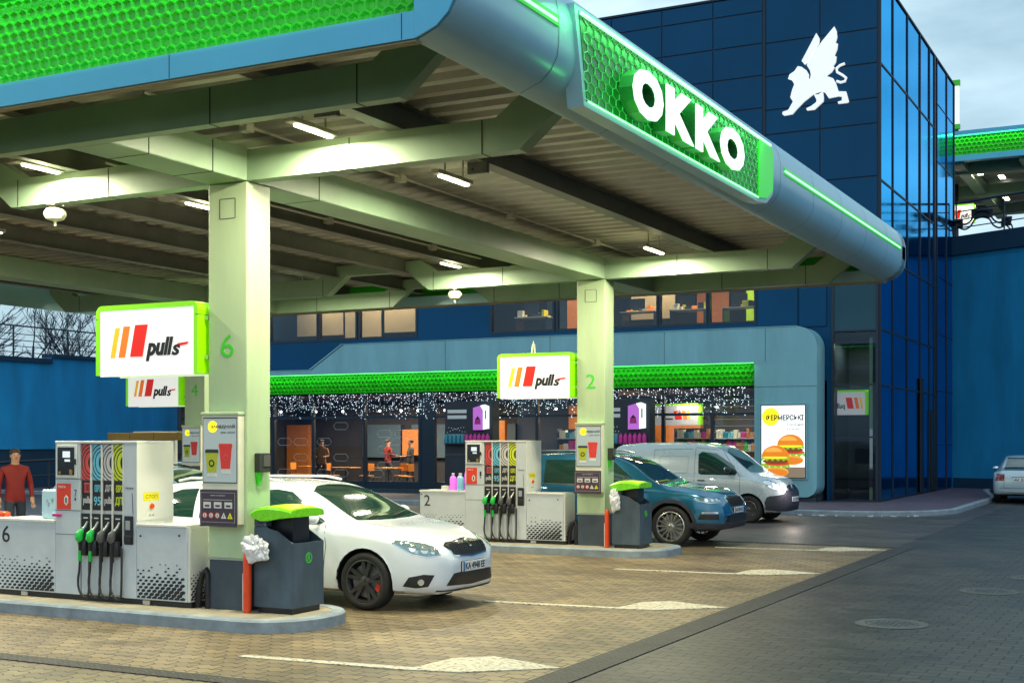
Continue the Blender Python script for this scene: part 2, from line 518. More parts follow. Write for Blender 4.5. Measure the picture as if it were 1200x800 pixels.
    def build(s, name, parent=None, smooth=False, angle=None):
        me = bpy.data.meshes.new(name)
        me.from_pydata(s.v, [], s.f)
        for mn in s.mats: me.materials.append(M[mn])
        me.polygons.foreach_set('material_index', s.m)
        bm = bmesh.new(); bm.from_mesh(me)
        bmesh.ops.recalc_face_normals(bm, faces=bm.faces[:])
        if smooth:
            for f in bm.faces: f.smooth = True
            lim = R(angle or 35)
            for e in bm.edges:
                if len(e.link_faces) == 2 and e.calc_face_angle(0) > lim: e.smooth = False
        bm.to_mesh(me); bm.free()
        me.update()
        o = bpy.data.objects.new(name, me)
        S.collection.objects.link(o)
        if parent: o.parent = parent
        return o

_tc = {}
def text_mesh(txt, bold=0.0, shear=0.0):
    k = (txt, bold, shear)
    if k in _tc: return _tc[k]
    cu = bpy.data.curves.new('t', 'FONT')
    cu.body = txt
    cu.size = 1
    cu.offset = bold
    cu.shear = shear
    cu.resolution_u = 3
    cu.extrude = 0
    o = bpy.data.objects.new('t', cu)
    S.collection.objects.link(o)
    dg = bpy.context.evaluated_depsgraph_get()
    me = bpy.data.meshes.new_from_object(o.evaluated_get(dg))
    bm = bmesh.new(); bm.from_mesh(me)
    bmesh.ops.remove_doubles(bm, verts=bm.verts[:], dist=1e-4)
    r = bmesh.ops.extrude_face_region(bm, geom=bm.faces[:])
    for g in r['geom']:
        if isinstance(g, bmesh.types.BMVert): g.co.z = 1.0
    bm.verts.index_update()
    vs = [tuple(v.co) for v in bm.verts]
    fs = [[v.index for v in f.verts] for f in bm.faces]
    bm.free()
    bpy.data.meshes.remove(me)
    bpy.data.objects.remove(o)
    bpy.data.curves.remove(cu)
    _tc[k] = (vs, fs)
    return vs, fs

def tag(o, label=None, cat=None, group=None, kind=None):
    if label: o['label'] = label
    if cat: o['category'] = cat
    if group: o['group'] = group
    if kind: o['kind'] = kind
    return o
def thing(name, label, cat, loc=(0, 0, 0), rz=0, group=None):
    o = bpy.data.objects.new(name, None)
    S.collection.objects.link(o)
    o.location = loc; o.rotation_euler = (0, 0, rz)
    o.empty_display_size = 0.2
    return tag(o, label, cat, group)
def struct(name, mb, smooth=False):
    return tag(mb.build(name, None, smooth), kind='structure')
def dup(root, loc, label, rz=None, group=None):
    r = root.copy(); S.collection.objects.link(r)
    r.location = loc
    if rz is not None: r.rotation_euler = (0, 0, rz)
    r['label'] = label
    if group: r['group'] = group
    def rec(a, b):
        for ch in list(a.children):
            c = ch.copy(); S.collection.objects.link(c); c.parent = b
            rec(ch, c)
    rec(root, r)
    return r
def hexpts(cx, cy, r, rot=0, sx=1, sy=1, shear=0):
    out = []
    for k in range(6):
        t = rot + k * PI / 3
        x = r * math.cos(t) * sx; y = r * math.sin(t) * sy
        out.append((cx + x + shear * y, cy + y))
    return out
def light(name, loc, size, energy, col, rot=(0, 0, 0), kind='AREA'):
    l = bpy.data.lights.new(name, kind)
    l.energy = energy; l.color = col
    if kind == 'AREA':
        l.shape = 'RECTANGLE'; l.size, l.size_y = size
    else:
        l.shadow_soft_size = size
    o = bpy.data.objects.new(name, l)
    S.collection.objects.link(o)
    o.location = loc; o.rotation_euler = rot
    return o

# ================================================================ SETTING: ground
g = MB('paving_warm').add([(-400, -60, 0), (-4.62, -60, 0), (-4.62, 600, 0), (-400, 600, 0)], [(0, 1, 2, 3)])
g.use('paving_shaded').add([(-4.62, -60, 0), (400, -60, 0), (400, 600, 0), (-4.62, 600, 0)], [(0, 1, 2, 3)])
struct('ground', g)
# darker paving beyond the canopy towards the shop
g = MB('paving_mid').add([(-80, 23.6, .004), (-4.62, 23.6, .004), (-4.62, 80, .004), (-80, 80, .004)], [(0, 1, 2, 3)])
struct('road', g)
g = MB('drain_brick')
g.box(-4.62, -4.30, -20, 23.60, -0.05, 0.008)
g.box(-60, -4.63, 8.0, 8.22, -0.05, 0.008)
g.box(-60, -4.63, 23.42, 23.60, -0.05, 0.0085)
struct('drain_channel', g)
for i, (y0, xa) in enumerate([(9.08, -7.40), (13.48, -7.38), (17.72, -7.5), (22.15, -7.45)]):
    g = MB('marking')
    z = 0.009
    pts = [(xa, y0 - .05), (-5.80, y0 + .07), (-5.28, y0 + .18), (-4.64, y0 + .74), (-5.41, y0 + 1.0), (-5.68, y0 + .77), (-5.74, y0 + .20), (xa, y0 + .05)]
    g.prism(pts, 'z', 0.001, z)
    struct('lane_marking', g)
# pavement in front of the shop and tower, curved kerb
def arc(cx, cy, r, a0, a1, n):
    return [(cx + r * math.cos(R(a0 + (a1 - a0) * i / n)), cy + r * math.sin(R(a0 + (a1 - a0) * i / n))) for i in range(n + 1)]
def inset_poly(pts, d):
    n = len(pts); out = []
    for i in range(n):
        p0 = Vector(pts[i - 1]); p1 = Vector(pts[i]); p2 = Vector(pts[(i + 1) % n])
        e1 = (p1 - p0).normalized(); e2 = (p2 - p1).normalized()
        n1 = Vector((-e1.y, e1.x)); n2 = Vector((-e2.y, e2.x))
        b = (n1 + n2)
        if b.length < 1e-6: b = n1
        b = b.normalized() / max(.4, b.normalized().dot(n1))
        out.append((p1.x + b.x * d, p1.y + b.y * d))
    return out
outer = [(-60, 32.6), (-9, 32.6)] + arc(-8.0, 35.3, 2.7, -90, 0, 12)[1:] + [(-5.35, 43), (-6.4, 49), (-6.4, 58), (-60, 58)]
inner = inset_poly(outer, 0.16)
g = MB('pavement').prism(inner, 'z', 0.0, 0.127)
struct('pavement', g)
def kerb_mesh(outer, inner, h, m='kerb'):
    g = MB(m); n = len(outer); o = g
    b = inset_poly(outer, 0.02)
    vs = [(*p, -.02) for p in outer] + [(*p, h - .02) for p in outer] + [(*p, h) for p in b] + [(*p, h) for p in inner] + [(*p, -.02) for p in inner]
    fs = []
    for i in range(n):
        j = (i + 1) % n
        for k in range(4):
            fs.append((k * n + i, k * n + j, (k + 1) * n + j, (k + 1) * n + i))
    g.add(vs, fs)
    return g
struct('kerb', kerb_mesh(outer, inner, 0.13))

# pump islands
for (y0, y1, x1) in ((10.16, 11.58, -7.72), (19.45, 21.06, -7.5)):
    r = .62
    pts = [(-20.5, y0), (x1 - r, y0)] + arc(x1 - r, y0 + r, r, -90, 0, 6)[1:] + arc(x1 - r, y1 - r, r, 0, 90, 6) + [(-20.5, y1)]
    inn = inset_poly(pts, 0.14)
    struct('island_kerb', kerb_mesh(pts, inn, 0.13), True)
    struct('pump_island', MB('island_top').prism(inn, 'z', 0, 0.126))

# ================================================================ CANOPY
XR, XL, YF, YB = -4.75, -21.6, 7.7, 23.4
can = thing('canopy', 'large silver blue filling station canopy on pale green columns over the pump islands', 'canopy', (-13.2, 15.5, 0))
OX, OY = -13.2, 15.5
def cb(*m): return MB(*m)
def lpart(name, mb, parent=None, smooth=False, off=(OX, OY, 0), angle=None):
    mb.v = [(x - off[0], y - off[1], z - off[2]) for x, y, z in mb.v]
    return mb.build(name, parent or can, smooth, angle)
# corrugated deck (ribs along X)
g = cb('deck')
zz = 5.16
y = YF + .15
prof = []
while y < YB - .15:
    prof += [(y, zz), (y + .12, zz), (y + .16, zz + .08), (y + .30, zz + .08)]
    y += .34
prof.append((YB - .15, zz))
vs = [(XL + .1, a, b) for a, b in prof] + [(XR - .05, a, b) for a, b in prof]
n = len(prof)
g.add(vs, [(i, i + 1, i + 1 + n, i + n) for i in range(n - 1)])
g.add([(XL + .1, YF + .1, 5.26), (XR - .05, YF + .1, 5.26), (XR - .05, YB - .1, 5.26), (XL + .1, YB - .1, 5.26)], [(0, 1, 2, 3)])
lpart('roof_deck', g)
# purlins (I-beams along Y)
for px_ in (-6.85, -9.65, -11.1, -12.6, -14.1, -15.9, -18.7, -20.2):
    g = cb('purlin')
    g.box(px_ - .09, px_ + .09, YF + .3, YB - .3, 4.90, 4.915)
    g.box(px_ - .012, px_ + .012, YF + .3, YB - .3, 4.915, 5.14)
    g.box(px_ - .09, px_ + .09, YF + .3, YB - .3, 5.14, 5.155)
    lpart('purlin', g)
# girders along Y over the columns
for gx0, gx1 in ((-9.18, -8.67), (-17.75, -17.24)):
    g = cb('beam_paint')
    g.box(gx0, gx1, 8.81, 22.33, 4.58, 4.92, .012)
    g.use('seam').box(gx0 - .003, gx1 + .003, 10.2, 10.215, 4.577, 4.9)
    g.box(gx0 - .003, gx1 + .003, 9.3, 9.31, 4.577, 4.9)
    g.box(gx0 - .003, gx1 + .003, 12.0, 12.012, 4.577, 4.9)
    lpart('girder', g)
# cross beams along X with raised tips
def beam_profile():
    up, lo = [], []
    # bottom line from right to left
    lo = [(-5.02, 4.98), (-5.5, 4.58), (-12.1, 4.58), (-12.55, 4.93), (-13.87, 4.93), (-14.32, 4.58), (-21.0, 4.58), (-21.45, 4.98)]
    up = [(-21.45, 5.14), (-21.15, 5.14), (-20.8, 4.90), (-14.6, 4.90), (-14.15, 5.13), (-12.27, 5.13), (-11.82, 4.90), (-5.75, 4.90), (-5.4, 5.14), (-5.02, 5.14)]
    return lo + up
bp_ = beam_profile()
def strip_prism(g, y0, y1):
    # quads between lower and upper polylines
    lo = [(-5.02, 4.98), (-5.5, 4.58), (-5.75, 4.58), (-11.85, 4.58), (-12.1, 4.58), (-12.55, 4.93), (-13.87, 4.93), (-14.32, 4.58), (-14.57, 4.58), (-20.75, 4.58), (-21.0, 4.58), (-21.45, 4.98)]
    up = [(-5.02, 5.14), (-5.42, 5.14), (-5.75, 4.90), (-11.85, 4.90), (-11.9, 4.90), (-12.27, 5.12), (-14.15, 5.12), (-14.52, 4.90), (-14.57, 4.90), (-20.75, 4.90), (-21.05, 5.14), (-21.45, 5.14)]
    for i in range(len(lo) - 1):
        g.prism([lo[i], up[i], up[i + 1], lo[i + 1]], 'y', y0, y1)
for (y0, y1) in ((8.67, 8.80), (10.74, 10.92), (20.05, 20.23), (22.34, 22.47)):
    g = cb('beam_paint')
    strip_prism(g, y0, y1)
    bm = bmesh.new()
    g.use('seam')
    for xs in (-5.9, -7.4, -10.6, -12.0, -14.4, -16.2, -20.6):
        g.box(xs, xs + .012, y0 - .003, y1 + .003, 4.576, 4.89)
    lpart('cross_beam', g)
# deck brackets
for (x_, y0_, y1_) in ((-8.45, 9.0, 22.2), (-11.0, 11.1, 20.0)):
    g = cb('lamp_body').tube([(x_, y0_, 5.06), (x_, y1_, 5.06)], .016, 6)
    for k in range(4): g.box(x_ - .05, x_ + .05, y0_ + 1.4 + 2.9 * k, y0_ + 1.52 + 2.9 * k, 5.0, 5.09)
    lpart('conduit', g)
for (bx, by) in ((-6.85, 9.6), (-6.85, 12.4), (-9.9, 9.4), (-12.2, 20.6)):
    g = cb('purlin')
    g.box(bx - .12, bx + .12, by - .03, by + .03, 4.78, 5.1)
    for k in range(3):
        g.tube([(bx - .06 + .06 * k, by - .05, 4.83 + .07 * k), (bx - .06 + .06 * k, by + .05, 4.83 + .07 * k)], .012, 6)
    lpart('bracket', g)
# columns
colnum = {(-8.925, 10.935): '6', (-8.925, 20.25): '2', (-17.495, 20.25): '4', (-17.495, 10.935): '8'}
for (cx, cy), num in colnum.items():
    g = cb('column_paint')
    hx, hy = .255, .195
    g.box(cx - hx, cx + hx, cy - hy, cy + hy, 0.66, 4.578, .012)
    g.use('steel').box(cx - hx - .004, cx + hx + .004, cy - hy - .004, cy + hy + .004, .645, .662)
    g.use('seam')
    zc = 4.31
    for (a, b, c, d) in ((-.10, .10, zc + .10, zc + .106), (-.10, .10, zc - .106, zc - .10), (-.106, -.10, zc - .1, zc + .1), (.10, .106, zc - .1, zc + .1)):
        g.box(cx + a, cx + b, cy - hy - .003, cy - hy + .01, c, d)
    co = lpart('column', g)
    g = cb('column_base').box(cx - hx + .01, cx + hx - .005, cy - hy + .005, cy + hy - .005, 0.12, .645, .006)
    lpart('column_base', g, co)
    g = cb('green_ink').text(num, (cx - .085, cx + .085, 2.76, 3.0), ('y', cy - hy, -1), .003)
    lpart('number', g, co)
    g = cb('green_ink').text(num, (cx + .085, cx - .085, 2.76, 3.0), ('y', cy + hy, 1), .003)
    lpart('number', g, co)
# fascia: right and left bulges extruded along Y
prof_r = [(0.0, 4.66), (.05, 4.68), (.18, 4.73), (.27, 4.81), (.325, 4.91), (.34, 5.02), (.34, 5.24), (.31, 5.38), (.24, 5.50), (.13, 5.60), (0.0, 5.66), (-.02, 5.665), (-.02, 4.66)]
def bulge(sign, x0, y0, y1, name):
    g = cb('fascia')
    n = len(prof_r)
    # subdivide along y at panel joints
    ys = [y0 + (y1 - y0) * i / 10 for i in range(11)]
    vs = []
    for yy in ys:
        vs += [(x0 + sign * a, yy, z) for a, z in prof_r]
    fs = []
    for i in range(10):
        for k in range(n):
            fs.append((i * n + k, i * n + (k + 1) % n, (i + 1) * n + (k + 1) % n, (i + 1) * n + k))
    fs.append(list(range(n))); fs.append([10 * n + k for k in range(n)][::-1])
    g.add(vs, fs)
    g.use('seam')
    m = len(prof_r) - 2
    for yy in ys[1:-1]:
        g.add([(x0 + sign * (a * 1.006 + .002), yy - .004, z) for a, z in prof_r[:m]] + [(x0 + sign * (a * 1.006 + .002), yy + .004, z) for a, z in prof_r[:m]],
              [(k, k + 1, k + 1 + m, k + m) for k in range(m - 1)])
    return lpart(name, g, None, True, angle=50)
bulge(1, XR, YF + .02, YB - .02, 'side_fascia')
bulge(-1, XL, YF + .02, YB - .02, 'side_fascia')
# neon strips on the right bulge
for (a, b) in ((6.9 + .85, 9.25), (15.75, 22.9)):
    g = cb('led_mint').box(XR + .325, XR + .356, a, b, 5.165, 5.195, .005)
    g.use('sign_green').box(XR + .32, XR + .352, a - .03, b + .03, 5.195, 5.225)
    g.box(XR + .32, XR + .352, a - .03, b + .03, 5.140, 5.165)
    lpart('light_strip', g)
# front and rear fascia: frame with a green honeycomb inset
def hex_panel(x0, x1, z0, z1, y, out, pitch, mname='hex_green', depth=.035, curve=0.0, parent=None, name='honeycomb_panel', lp=True, off=None):
    """honeycomb relief; cells pointing to 'out' (-1: towards -Y)"""
    g = MB(mname)
    r = pitch / math.sqrt(3)
    dz = r * 1.5
    row = 0
    def pos(x, z, d):
        t = (z - z0) / (z1 - z0)
        return (x, y + out * (d + curve * math.sin(t * PI * .62 + .25)), z)
    z = z0 + r * .6
    while z < z1 - r * .4:
        x = x0 + pitch * (.5 if row % 2 else 1.0)
        while x < x1 - pitch * .4:
            outer = [(x + r * math.cos(R(30 + 60 * k)), min(z1, max(z0, z + r * math.sin(R(30 + 60 * k))))) for k in range(6)]
            mid = [(x + r * .88 * math.cos(R(30 + 60 * k)), min(z1, max(z0, z + r * .88 * math.sin(R(30 + 60 * k))))) for k in range(6)]
            inn = [(x + r * .5 * math.cos(R(30 + 60 * k)), z + r * .5 * math.sin(R(30 + 60 * k))) for k in range(6)]
            vs = [pos(a, b, 0) for a, b in outer] + [pos(a, b, 0) for a, b in mid] + [pos(a, b, -depth) for a, b in inn]
            fs = [(k, (k + 1) % 6, (k + 1) % 6 + 6, k + 6) for k in range(6)] + [(k + 6, (k + 1) % 6 + 6, (k + 1) % 6 + 12, k + 12) for k in range(6)] + [tuple(range(12, 18))]
            g.add(vs, fs)
            x += pitch
        z += dz; row += 1
    # backing sheet
    nb = 8
    vs = []
    for i in range(nb + 1):
        zb = z0 + (z1 - z0) * i / nb
        for xx in (x0, x1): 
            p = pos(xx, zb, -depth - .004); vs.append(p)
    g.add(vs, [(2 * i, 2 * i + 1, 2 * i + 3, 2 * i + 2) for i in range(nb)])
    if lp: return lpart(name, g, parent, False, off or (OX, OY, 0))
    return g
out_prof = [(a, z) for a, z in prof_r[:11]]
for yy, out, nm in ((YF, -1, 'front_fascia'), (YB, 1, 'rear_fascia')):
    g = cb('fascia_blue' if out < 0 else 'fascia')
    a, b = (yy - .02, yy + .07) if out < 0 else (yy - .30, yy + .02)
    # bottom rail, top rail, ends
    g.box(XL - .0, XR - .0, a, b, 4.665, 4.855)
    g.box(XL - .0, XR - .0, a, b, 5.60, 5.70)
    for sg, x0 in ((1, XR), (-1, XL)):
        pts = [(x0 + sg * p, z) for p, z in out_prof]
        pts = [(x0 - sg * .0, 4.665)] + pts[1:-1] + [(x0, 5.66)]
        g.prism(pts, 'y', a + (0.001 if out < 0 else 0), a + .022 if out < 0 else b)
        g.box(x0 + sg * .12, x0 - sg * .0, a + .0015, b - .0015, 4.855, 5.60)
    g.use('interior_beige').box(XL, XR, a + .02, b + .01, 4.650, 4.664)
    g.use('seam')
    x = XR - .1
    while x > XL:
        g.box(x - .003, x + .003, a - .002, a + .01, 4.67, 4.85); x -= 2.1
    lpart(nm, g)
    hex_panel(XL + .0, XR - .0, 4.856, 5.60, yy + (.045 if out < 0 else -.045), out, .10, depth=.022, curve=.0)
    g = cb('led_green').box(XL + .2, XR - .25, yy + out * .03 - .008, yy + out * .03 + .008, 5.575, 5.597)
    lpart('light_strip', g)
for k in range(3):
    light('fascia_light', (-8.2 - 5.4 * k, YF - .055, 5.62), (5.3, .05), 30, (.12, 1, .15), (R(-8), 0, 0))
light('fascia_glow', (-8.2, YF - .12, 4.84), (6.5, .04), 3, (.25, 1, .1), (R(172), 0, 0))

# station sign on the right bulge
SX = XR + .36
sg_ = thing('station_sign', 'long green illuminated sign with four big white letters on the right canopy edge', 'sign', (SX, 12.4, 5.0))
so = (SX, 12.4, 5.0)
pan = [(9.74, 4.64), (14.45, 4.64), (14.85, 4.68), (15.10, 4.82), (15.12, 5.28), (15.0, 5.35), (9.55, 5.38)]
g = MB('fascia').prism([(a + (.03 if a > 12 else -.03), b + (.02 if b > 5 else -.025)) for a, b in pan], 'x', SX - .14, SX + .008)
lpart('frame', g, sg_, off=so)
g = MB('sign_dark').prism([(9.76, 4.66), (14.50, 4.66), (14.50, 5.345), (9.60, 5.36)], 'x', SX + .006, SX + .014)
bk = lpart('back_panel', g, sg_, off=so)
g = MB('sign_green').prism([(14.51, 4.66), (14.83, 4.70), (15.07, 4.83), (15.09, 5.27), (14.98, 5.33), (14.51, 5.345)], 'x', SX + .006, SX + .03)
lpart('end_panel', g, sg_, off=so)
g = MB('sign_wire')
r = .085
row = 0; z = 4.70
while z < 5.34:
    yy = 9.76 + (r * .87 if row % 2 else 0)
    while yy < 14.45:
        pts = [(SX + .02, yy + r * .98 * math.cos(R(30 + 60 * k)), min(5.34, max(4.67, z + r * .62 * math.sin(R(30 + 60 * k))))) for k in range(7)]
        g.tube(pts, .0045, 3, False)
        yy += r * 1.74
    z += r * .93; row += 1
lpart('honeycomb_wire', g, sg_, off=so)
g = MB('led_mint').box(SX + .02, SX + .045, 9.6, 14.95, 5.325, 5.345)
lpart('light_strip', g, sg_, off=so)
g = MB('led_mint').box(SX + .02, SX + .03, 9.76, 14.5, 4.652, 4.664)
lpart('light_strip', g, sg_, off=so)
bounds = [(10.40, 11.12, 'O'), (11.20, 11.94, 'K'), (12.00, 12.72, 'K'), (12.74, 13.54, 'O')]
for a, b, ch in bounds:
    g = MB('letter_side').text(ch, (a, b, 4.71, 5.14), ('x', SX + .02, 1), .13, bold=.06)
    g.use('letter_white').text(ch, (a, b, 4.71, 5.14), ('x', SX + .151, 1), .012, bold=.06)
    lpart('letter', g, sg_, off=so)
light('sign_glow', (SX + .12, 12.0, 5.42), (.08, 5.2), 26, (.12, 1, .2), (R(0), R(-10), 0))
light('sign_glow', (SX + .20, 12.0, 4.62), (.06, 4.6), 8, (.12, 1, .2), (R(180), R(0), 0))

# lamps under the canopy
LG = 'linear lamps under the canopy'
lamps = [(-7.5, 10.30, .56, 'linear lamp under the canopy deck right of column 6, between the two near cross beams'),
         (-7.5, 13.0, .62, 'nearest linear lamp on the deck side beyond the second cross beam, brightest in the picture'),
         (-7.5, 19.3, .72, 'linear lamp under the deck, in front of the beam right of column 2'),
         (-11.2, 10.35, .5, 'linear lamp at the far left under the canopy, between the two near cross beams'),
         (-11.2, 13.0, .6, 'linear lamp half hidden behind the head of column 6'),
         (-11.2, 19.3, .6, 'small far linear lamp left of the girder that leads to column 2')]
def lamp_fix(lx, ly, ln, lab):
    t = thing('linear_lamp', lab, 'ceiling lamp', (lx, ly, 4.88), 0, LG)
    MB('lamp_body').box(-.055, .055, -ln / 2 - .12, ln / 2 + .05, 0, .05, .01).tube([(0, -ln / 3, .05), (0, -ln / 3, .27)], .01, 6).tube([(0, ln / 3, .05), (0, ln / 3, .27)], .01, 6).build('housing', t)
    MB('lamp_white').box(-.032, .032, -ln / 2, ln / 2, -.022, .0, .006).build('diffuser', t)
# (unseen lamps added above the left bays to light the place)
for (lx, ly) in ((-15.2, 10.35), (-15.2, 13.0), (-19.2, 10.35), (-15.2, 20.7), (-19.2, 21.2)):
    lamps.append((lx, ly, .6, 'unseen linear lamp added under the left bays of the canopy deck'))
for i, (lx, ly, ln, lab) in enumerate(lamps):
    lamp_fix(lx, ly, ln, lab)
    light('lamp_light', (lx, ly, 4.83), (.12, .7), 140, (1.0, .94, .66))
# the wide side glow that real linear lamps throw sideways
for (lx, ly, ln, lab) in lamps[:6]:
    light('lamp_side_light', (lx, ly, 4.80), .07, 4.5, (1.0, .94, .45), kind='POINT')

# dome units hanging below the beams
t = thing('dome_lamp', 'cream dome lamp hanging under the second cross beam at the far left', 'dome lamp', (-11.5, 10.83, 4.578), 0, 'dome lamps under the beams')
MB('steel').lathe([(.10, 0), (.10, -.012), (.03, -.03), (.03, -.05)], n=20).build('mount', t, True)
MB('cream').lathe([(.02, -.035), (.10, -.05), (.125, -.09), (.125, -.12), (.10, -.165), (.04, -.185), (0, -.19)], n=24).build('shade', t, True)
MB('cream').lathe([(.018, -.185), (.014, -.24), (0, -.245)], n=10).build('finial', t, True)
dup(t, (-11.6, 20.14, 4.578), 'cream dome lamp hanging under the beam above the shop band, left of column 2')

# ================================================================ FUEL PUMPS
def hexdots(g, x0, x1, z0, z1, y, mname='ink', step=.078, full=.030, side=None, fade=None):
    """printed pattern of slanted hexagons, shrinking upward"""
    g.use(mname)
    row = 0
    z = z0
    while z < z1:
        x = x0 + (step * .5 if row % 2 else 0) + .012
        while x < x1 - .012:
            t = (z - z0) / (z1 - z0)
            lim = (1 - t) ** .8
            if fade:
                lim *= fade((x - x0) / (x1 - x0))
            r = full * (0.25 + .95 * lim)
            if lim > .03 and (t < .62 or random.random() < 1.35 - t):
                pts = hexpts(x, z, min(r, .035), rot=R(30), sx=1.12, sy=.66, shear=.45)
                pts = [(max(x0 + .003, min(x1 - .003, a)), max(z0 - .01, b)) for a, b in pts]
                if side is None: g.prism(pts, 'y', y, y - .002)
                else: g.prism(pts, 'x', y, y + .002 * side)
            x += step
        z += step * .46; row += 1

def make_pump(number, label, loc, tall=True):
    t = thing('fuel_pump', label, 'fuel pump', loc, 0, 'fuel pumps on the islands')
    # local: x 0 at left of tall unit, y 0 front face, z 0 island top. tall unit 0..1.20
    D = .57
    # base plinth
    MB('black_plastic').box(-.93, 1.94, .03, .50, 0, .06).build('plinth', t)
    g = MB('steel').box(-.55, -.45, .01, .05, .005, .05).box(1.28, 1.38, .01, .05, .005, .05)
    g.build('foot', t)
    # left lower cabinet
    g = MB('pump_grey').box(-.93, -.003, .0, .50, .06, .845, .006)
    g.use('pump_white').box(-.94, -.002, -.012, .515, .845, .875, .004)
    hexdots(g, -.925, -.01, .085, .46, -.0005, fade=lambda u: .45 + .75 * u)
    g.use('ink').lathe([(.012, 0), (.012, -.006)], (-.90, 0, .80), 'y', 10)
    lc = g.build('lower_cabinet', t)
    g = MB('ink').text(number, (-.84, -.72, .60, .79), ('y', -.001, -1), .003)
    g.build('number', lc)
    # right lower cabinet
    g = MB('pump_grey').box(1.203, 1.90, .0, .42, .06, .845, .006)
    g.use('pump_white').box(1.203, 1.905, -.012, .43, .845, .870, .004)
    g.use('pump_white').box(1.901, 1.93, .012, .415, .06, .845, .004)
    hexdots(g, 1.21, 1.895, .085, .46, -.0005, fade=lambda u: .75 + .5 * u)
    hexdots(g, .03, .30, .085, .40, 1.9305, side=1, full=.022, step=.062)
    g.use('ink').lathe([(.012, 0), (.012, -.006)], (1.26, 0, .74), 'y', 10)
    g.lathe([(.012, 0), (.012, -.006)], (1.80, 0, .76), 'y', 10)
    g.build('lower_cabinet', t)
    # bumper hoop at the right end
    MB('black_plastic').tube([(1.95, .12, .0), (1.97, .12, .22), (2.02, .12, .36), (2.07, .12, .40), (2.09, .12, .36), (2.09, .12, 0)], .035, 10).build('bumper_hoop', t, True)
    # tall cabinet shell
    g = MB('pump_grey').box(0, .375, .0, D, .06, 1.75, .004)
    g.use('pump_white').box(.376, 1.20, .03, D, .06, 1.75, .004)
    g.use('pump_white').box(-.004, 1.206, -.006, D + .006, 1.735, 1.76, .004)
    g.use('pump_white').box(1.2005, 1.207, .0, D, .90, 1.733)
    g.use('seam').box(.0, .375, -.002, .01, 1.335, 1.342).box(.0, .375, -.002, .01, .985, .992).box(.0, .375, -.002, .01, .72, .725)
    g.build('cabinet', t)
    # display unit
    g = MB('pump_white').box(.03, .335, -.012, .0, 1.35, 1.72, .006)
    g.use('screen_dark').box(.045, .30, -.018, -.012, 1.38, 1.69, .003)
    du = g.build('display_unit', t)
    MB('screen').box(.13, .24, -.021, -.018, 1.575, 1.645).box(.16, .24, -.021, -.018, 1.53, 1.555).build('screen', du)
    g = MB('wicker').box(.07, .10, -.024, -.018, 1.39, 1.42).box(.235, .275, -.026, -.018, 1.385, 1.44, .004)
    g.use('black_plastic').box(.30, .33, -.03, -.012, 1.50, 1.56, .003)
    g.build('keypad', du)
    # red notice
    g = MB('red').box(.025, .235, -.006, .0, 1.0, 1.285)
    g.use('pump_white').text('УВАГА', (.05, .16, 1.235, 1.262), ('y', -.006, -1), .002)
    g.prism(hexpts(.17, 1.10, .05, rot=R(30), sx=.7, sy=1.2), 'y', -.006, -.008)
    g.use('ink').box(.16, .18, -.0095, -.008, 1.07, 1.13)
    g.build('notice', t)
    g = MB('ink').text('7' if number == '6' else '1', (.29, .325, 1.14, 1.22), ('y', -.001, -1), .002)
    g.use('black_plastic').box(.30, .31, -.01, 0, 1.10, 1.13)
    g.build('side_number', t)
    # four product columns
    cols = [('paint_red', '95', 'paint_red', 'pulls', 'paint_light'), ('paint_cyan', 'ЄВРО', 'paint_cyan', '95', 'paint_cyan'),
            ('paint_light', 'ДП', 'paint_light', 'pulls', 'paint_light'), ('paint_yellow', 'ЄВРО', 'paint_yellow', 'ДП', 'paint_yellow')]
    for i, (mc, t1, m1, t2, m2) in enumerate(cols):
        x0 = .385 + i * .158; x1 = x0 + .143
        # upper plate with concentric rings, cut by the plate edge
        g = MB('ink').box(x0, x1, .018, .03, 1.325, 1.725)
        g.use(mc)
        cxr, czr = x1 - .005, 1.52
        rr = .045
        for k in range(5):
            r1, r2 = rr, rr + .024 if k else rr + .045
            pts = []
            N = 22
            for a in range(N + 1):
                th = R(90) + PI * a / N
                pts.append((r2 * math.cos(th), (r2 * 1.0 + .03) * math.sin(th)))
            inn = []
            for a in range(N, -1, -1):
                th = R(90) + PI * a / N
                inn.append((r1 * math.cos(th), (r1 * 1.0 + .03) * math.sin(th)))
            for a in range(N):
                q = [pts[a], pts[a + 1], inn[N - a - 1], inn[N - a]]
                q = [(max(x0 + .002, cxr + u), max(1.328, min(1.722, czr + w))) for u, w in q]
                if abs((q[0][0] - q[2][0]) * (q[1][1] - q[3][1]) - (q[0][1] - q[2][1]) * (q[1][0] - q[3][0])) > 1e-6:
                    g.prism(q, 'y', .018, .016)
            rr = r2 + .014
        g.build('ring_plate', t)
        g = MB('ink').box(x0, x1, .018, .03, 1.0, 1.322)
        g.use(m1).box(x0 + .035, x1 - .025, .016, .0185, 1.19, 1.30) if t1 == '95' else g.use(m1)
        if t1 == '95': g.use('ink').text('100', (x0 + .045, x1 - .035, 1.205, 1.285), ('y', .0155, -1), .002)
        else: g.text(t1 if len(t1) < 3 else t1, (x0 + .03, x1 - .02, 1.20, 1.28), ('y', .018, -1), .003, bold=.02)
        g.use(m2).text(t2, (x0 + .02, x1 - .02, 1.05, 1.15), ('y', .018, -1), .003, bold=.02)
        g.build('grade_plate', t)
        # nozzle bay
        g = MB('black_plastic').box(x0, x1, .01, .028, .62, .96)
        g.use('pump_white').box(x0 + .035, x1 - .045, .004, .01, .905, .918)
        g.box(x1 + .001, x1 + .014, -.004, .03, .60, 1.72)
        g.use('pump_grey').box(x0 + .012, x1 - .03, .0, .029, .075, .60, .01)
        g.build('nozzle_bay', t)
        # nozzle
        nm = 'nozzle_green' if i < 2 else 'nozzle_grey'
        xm = x0 + .05
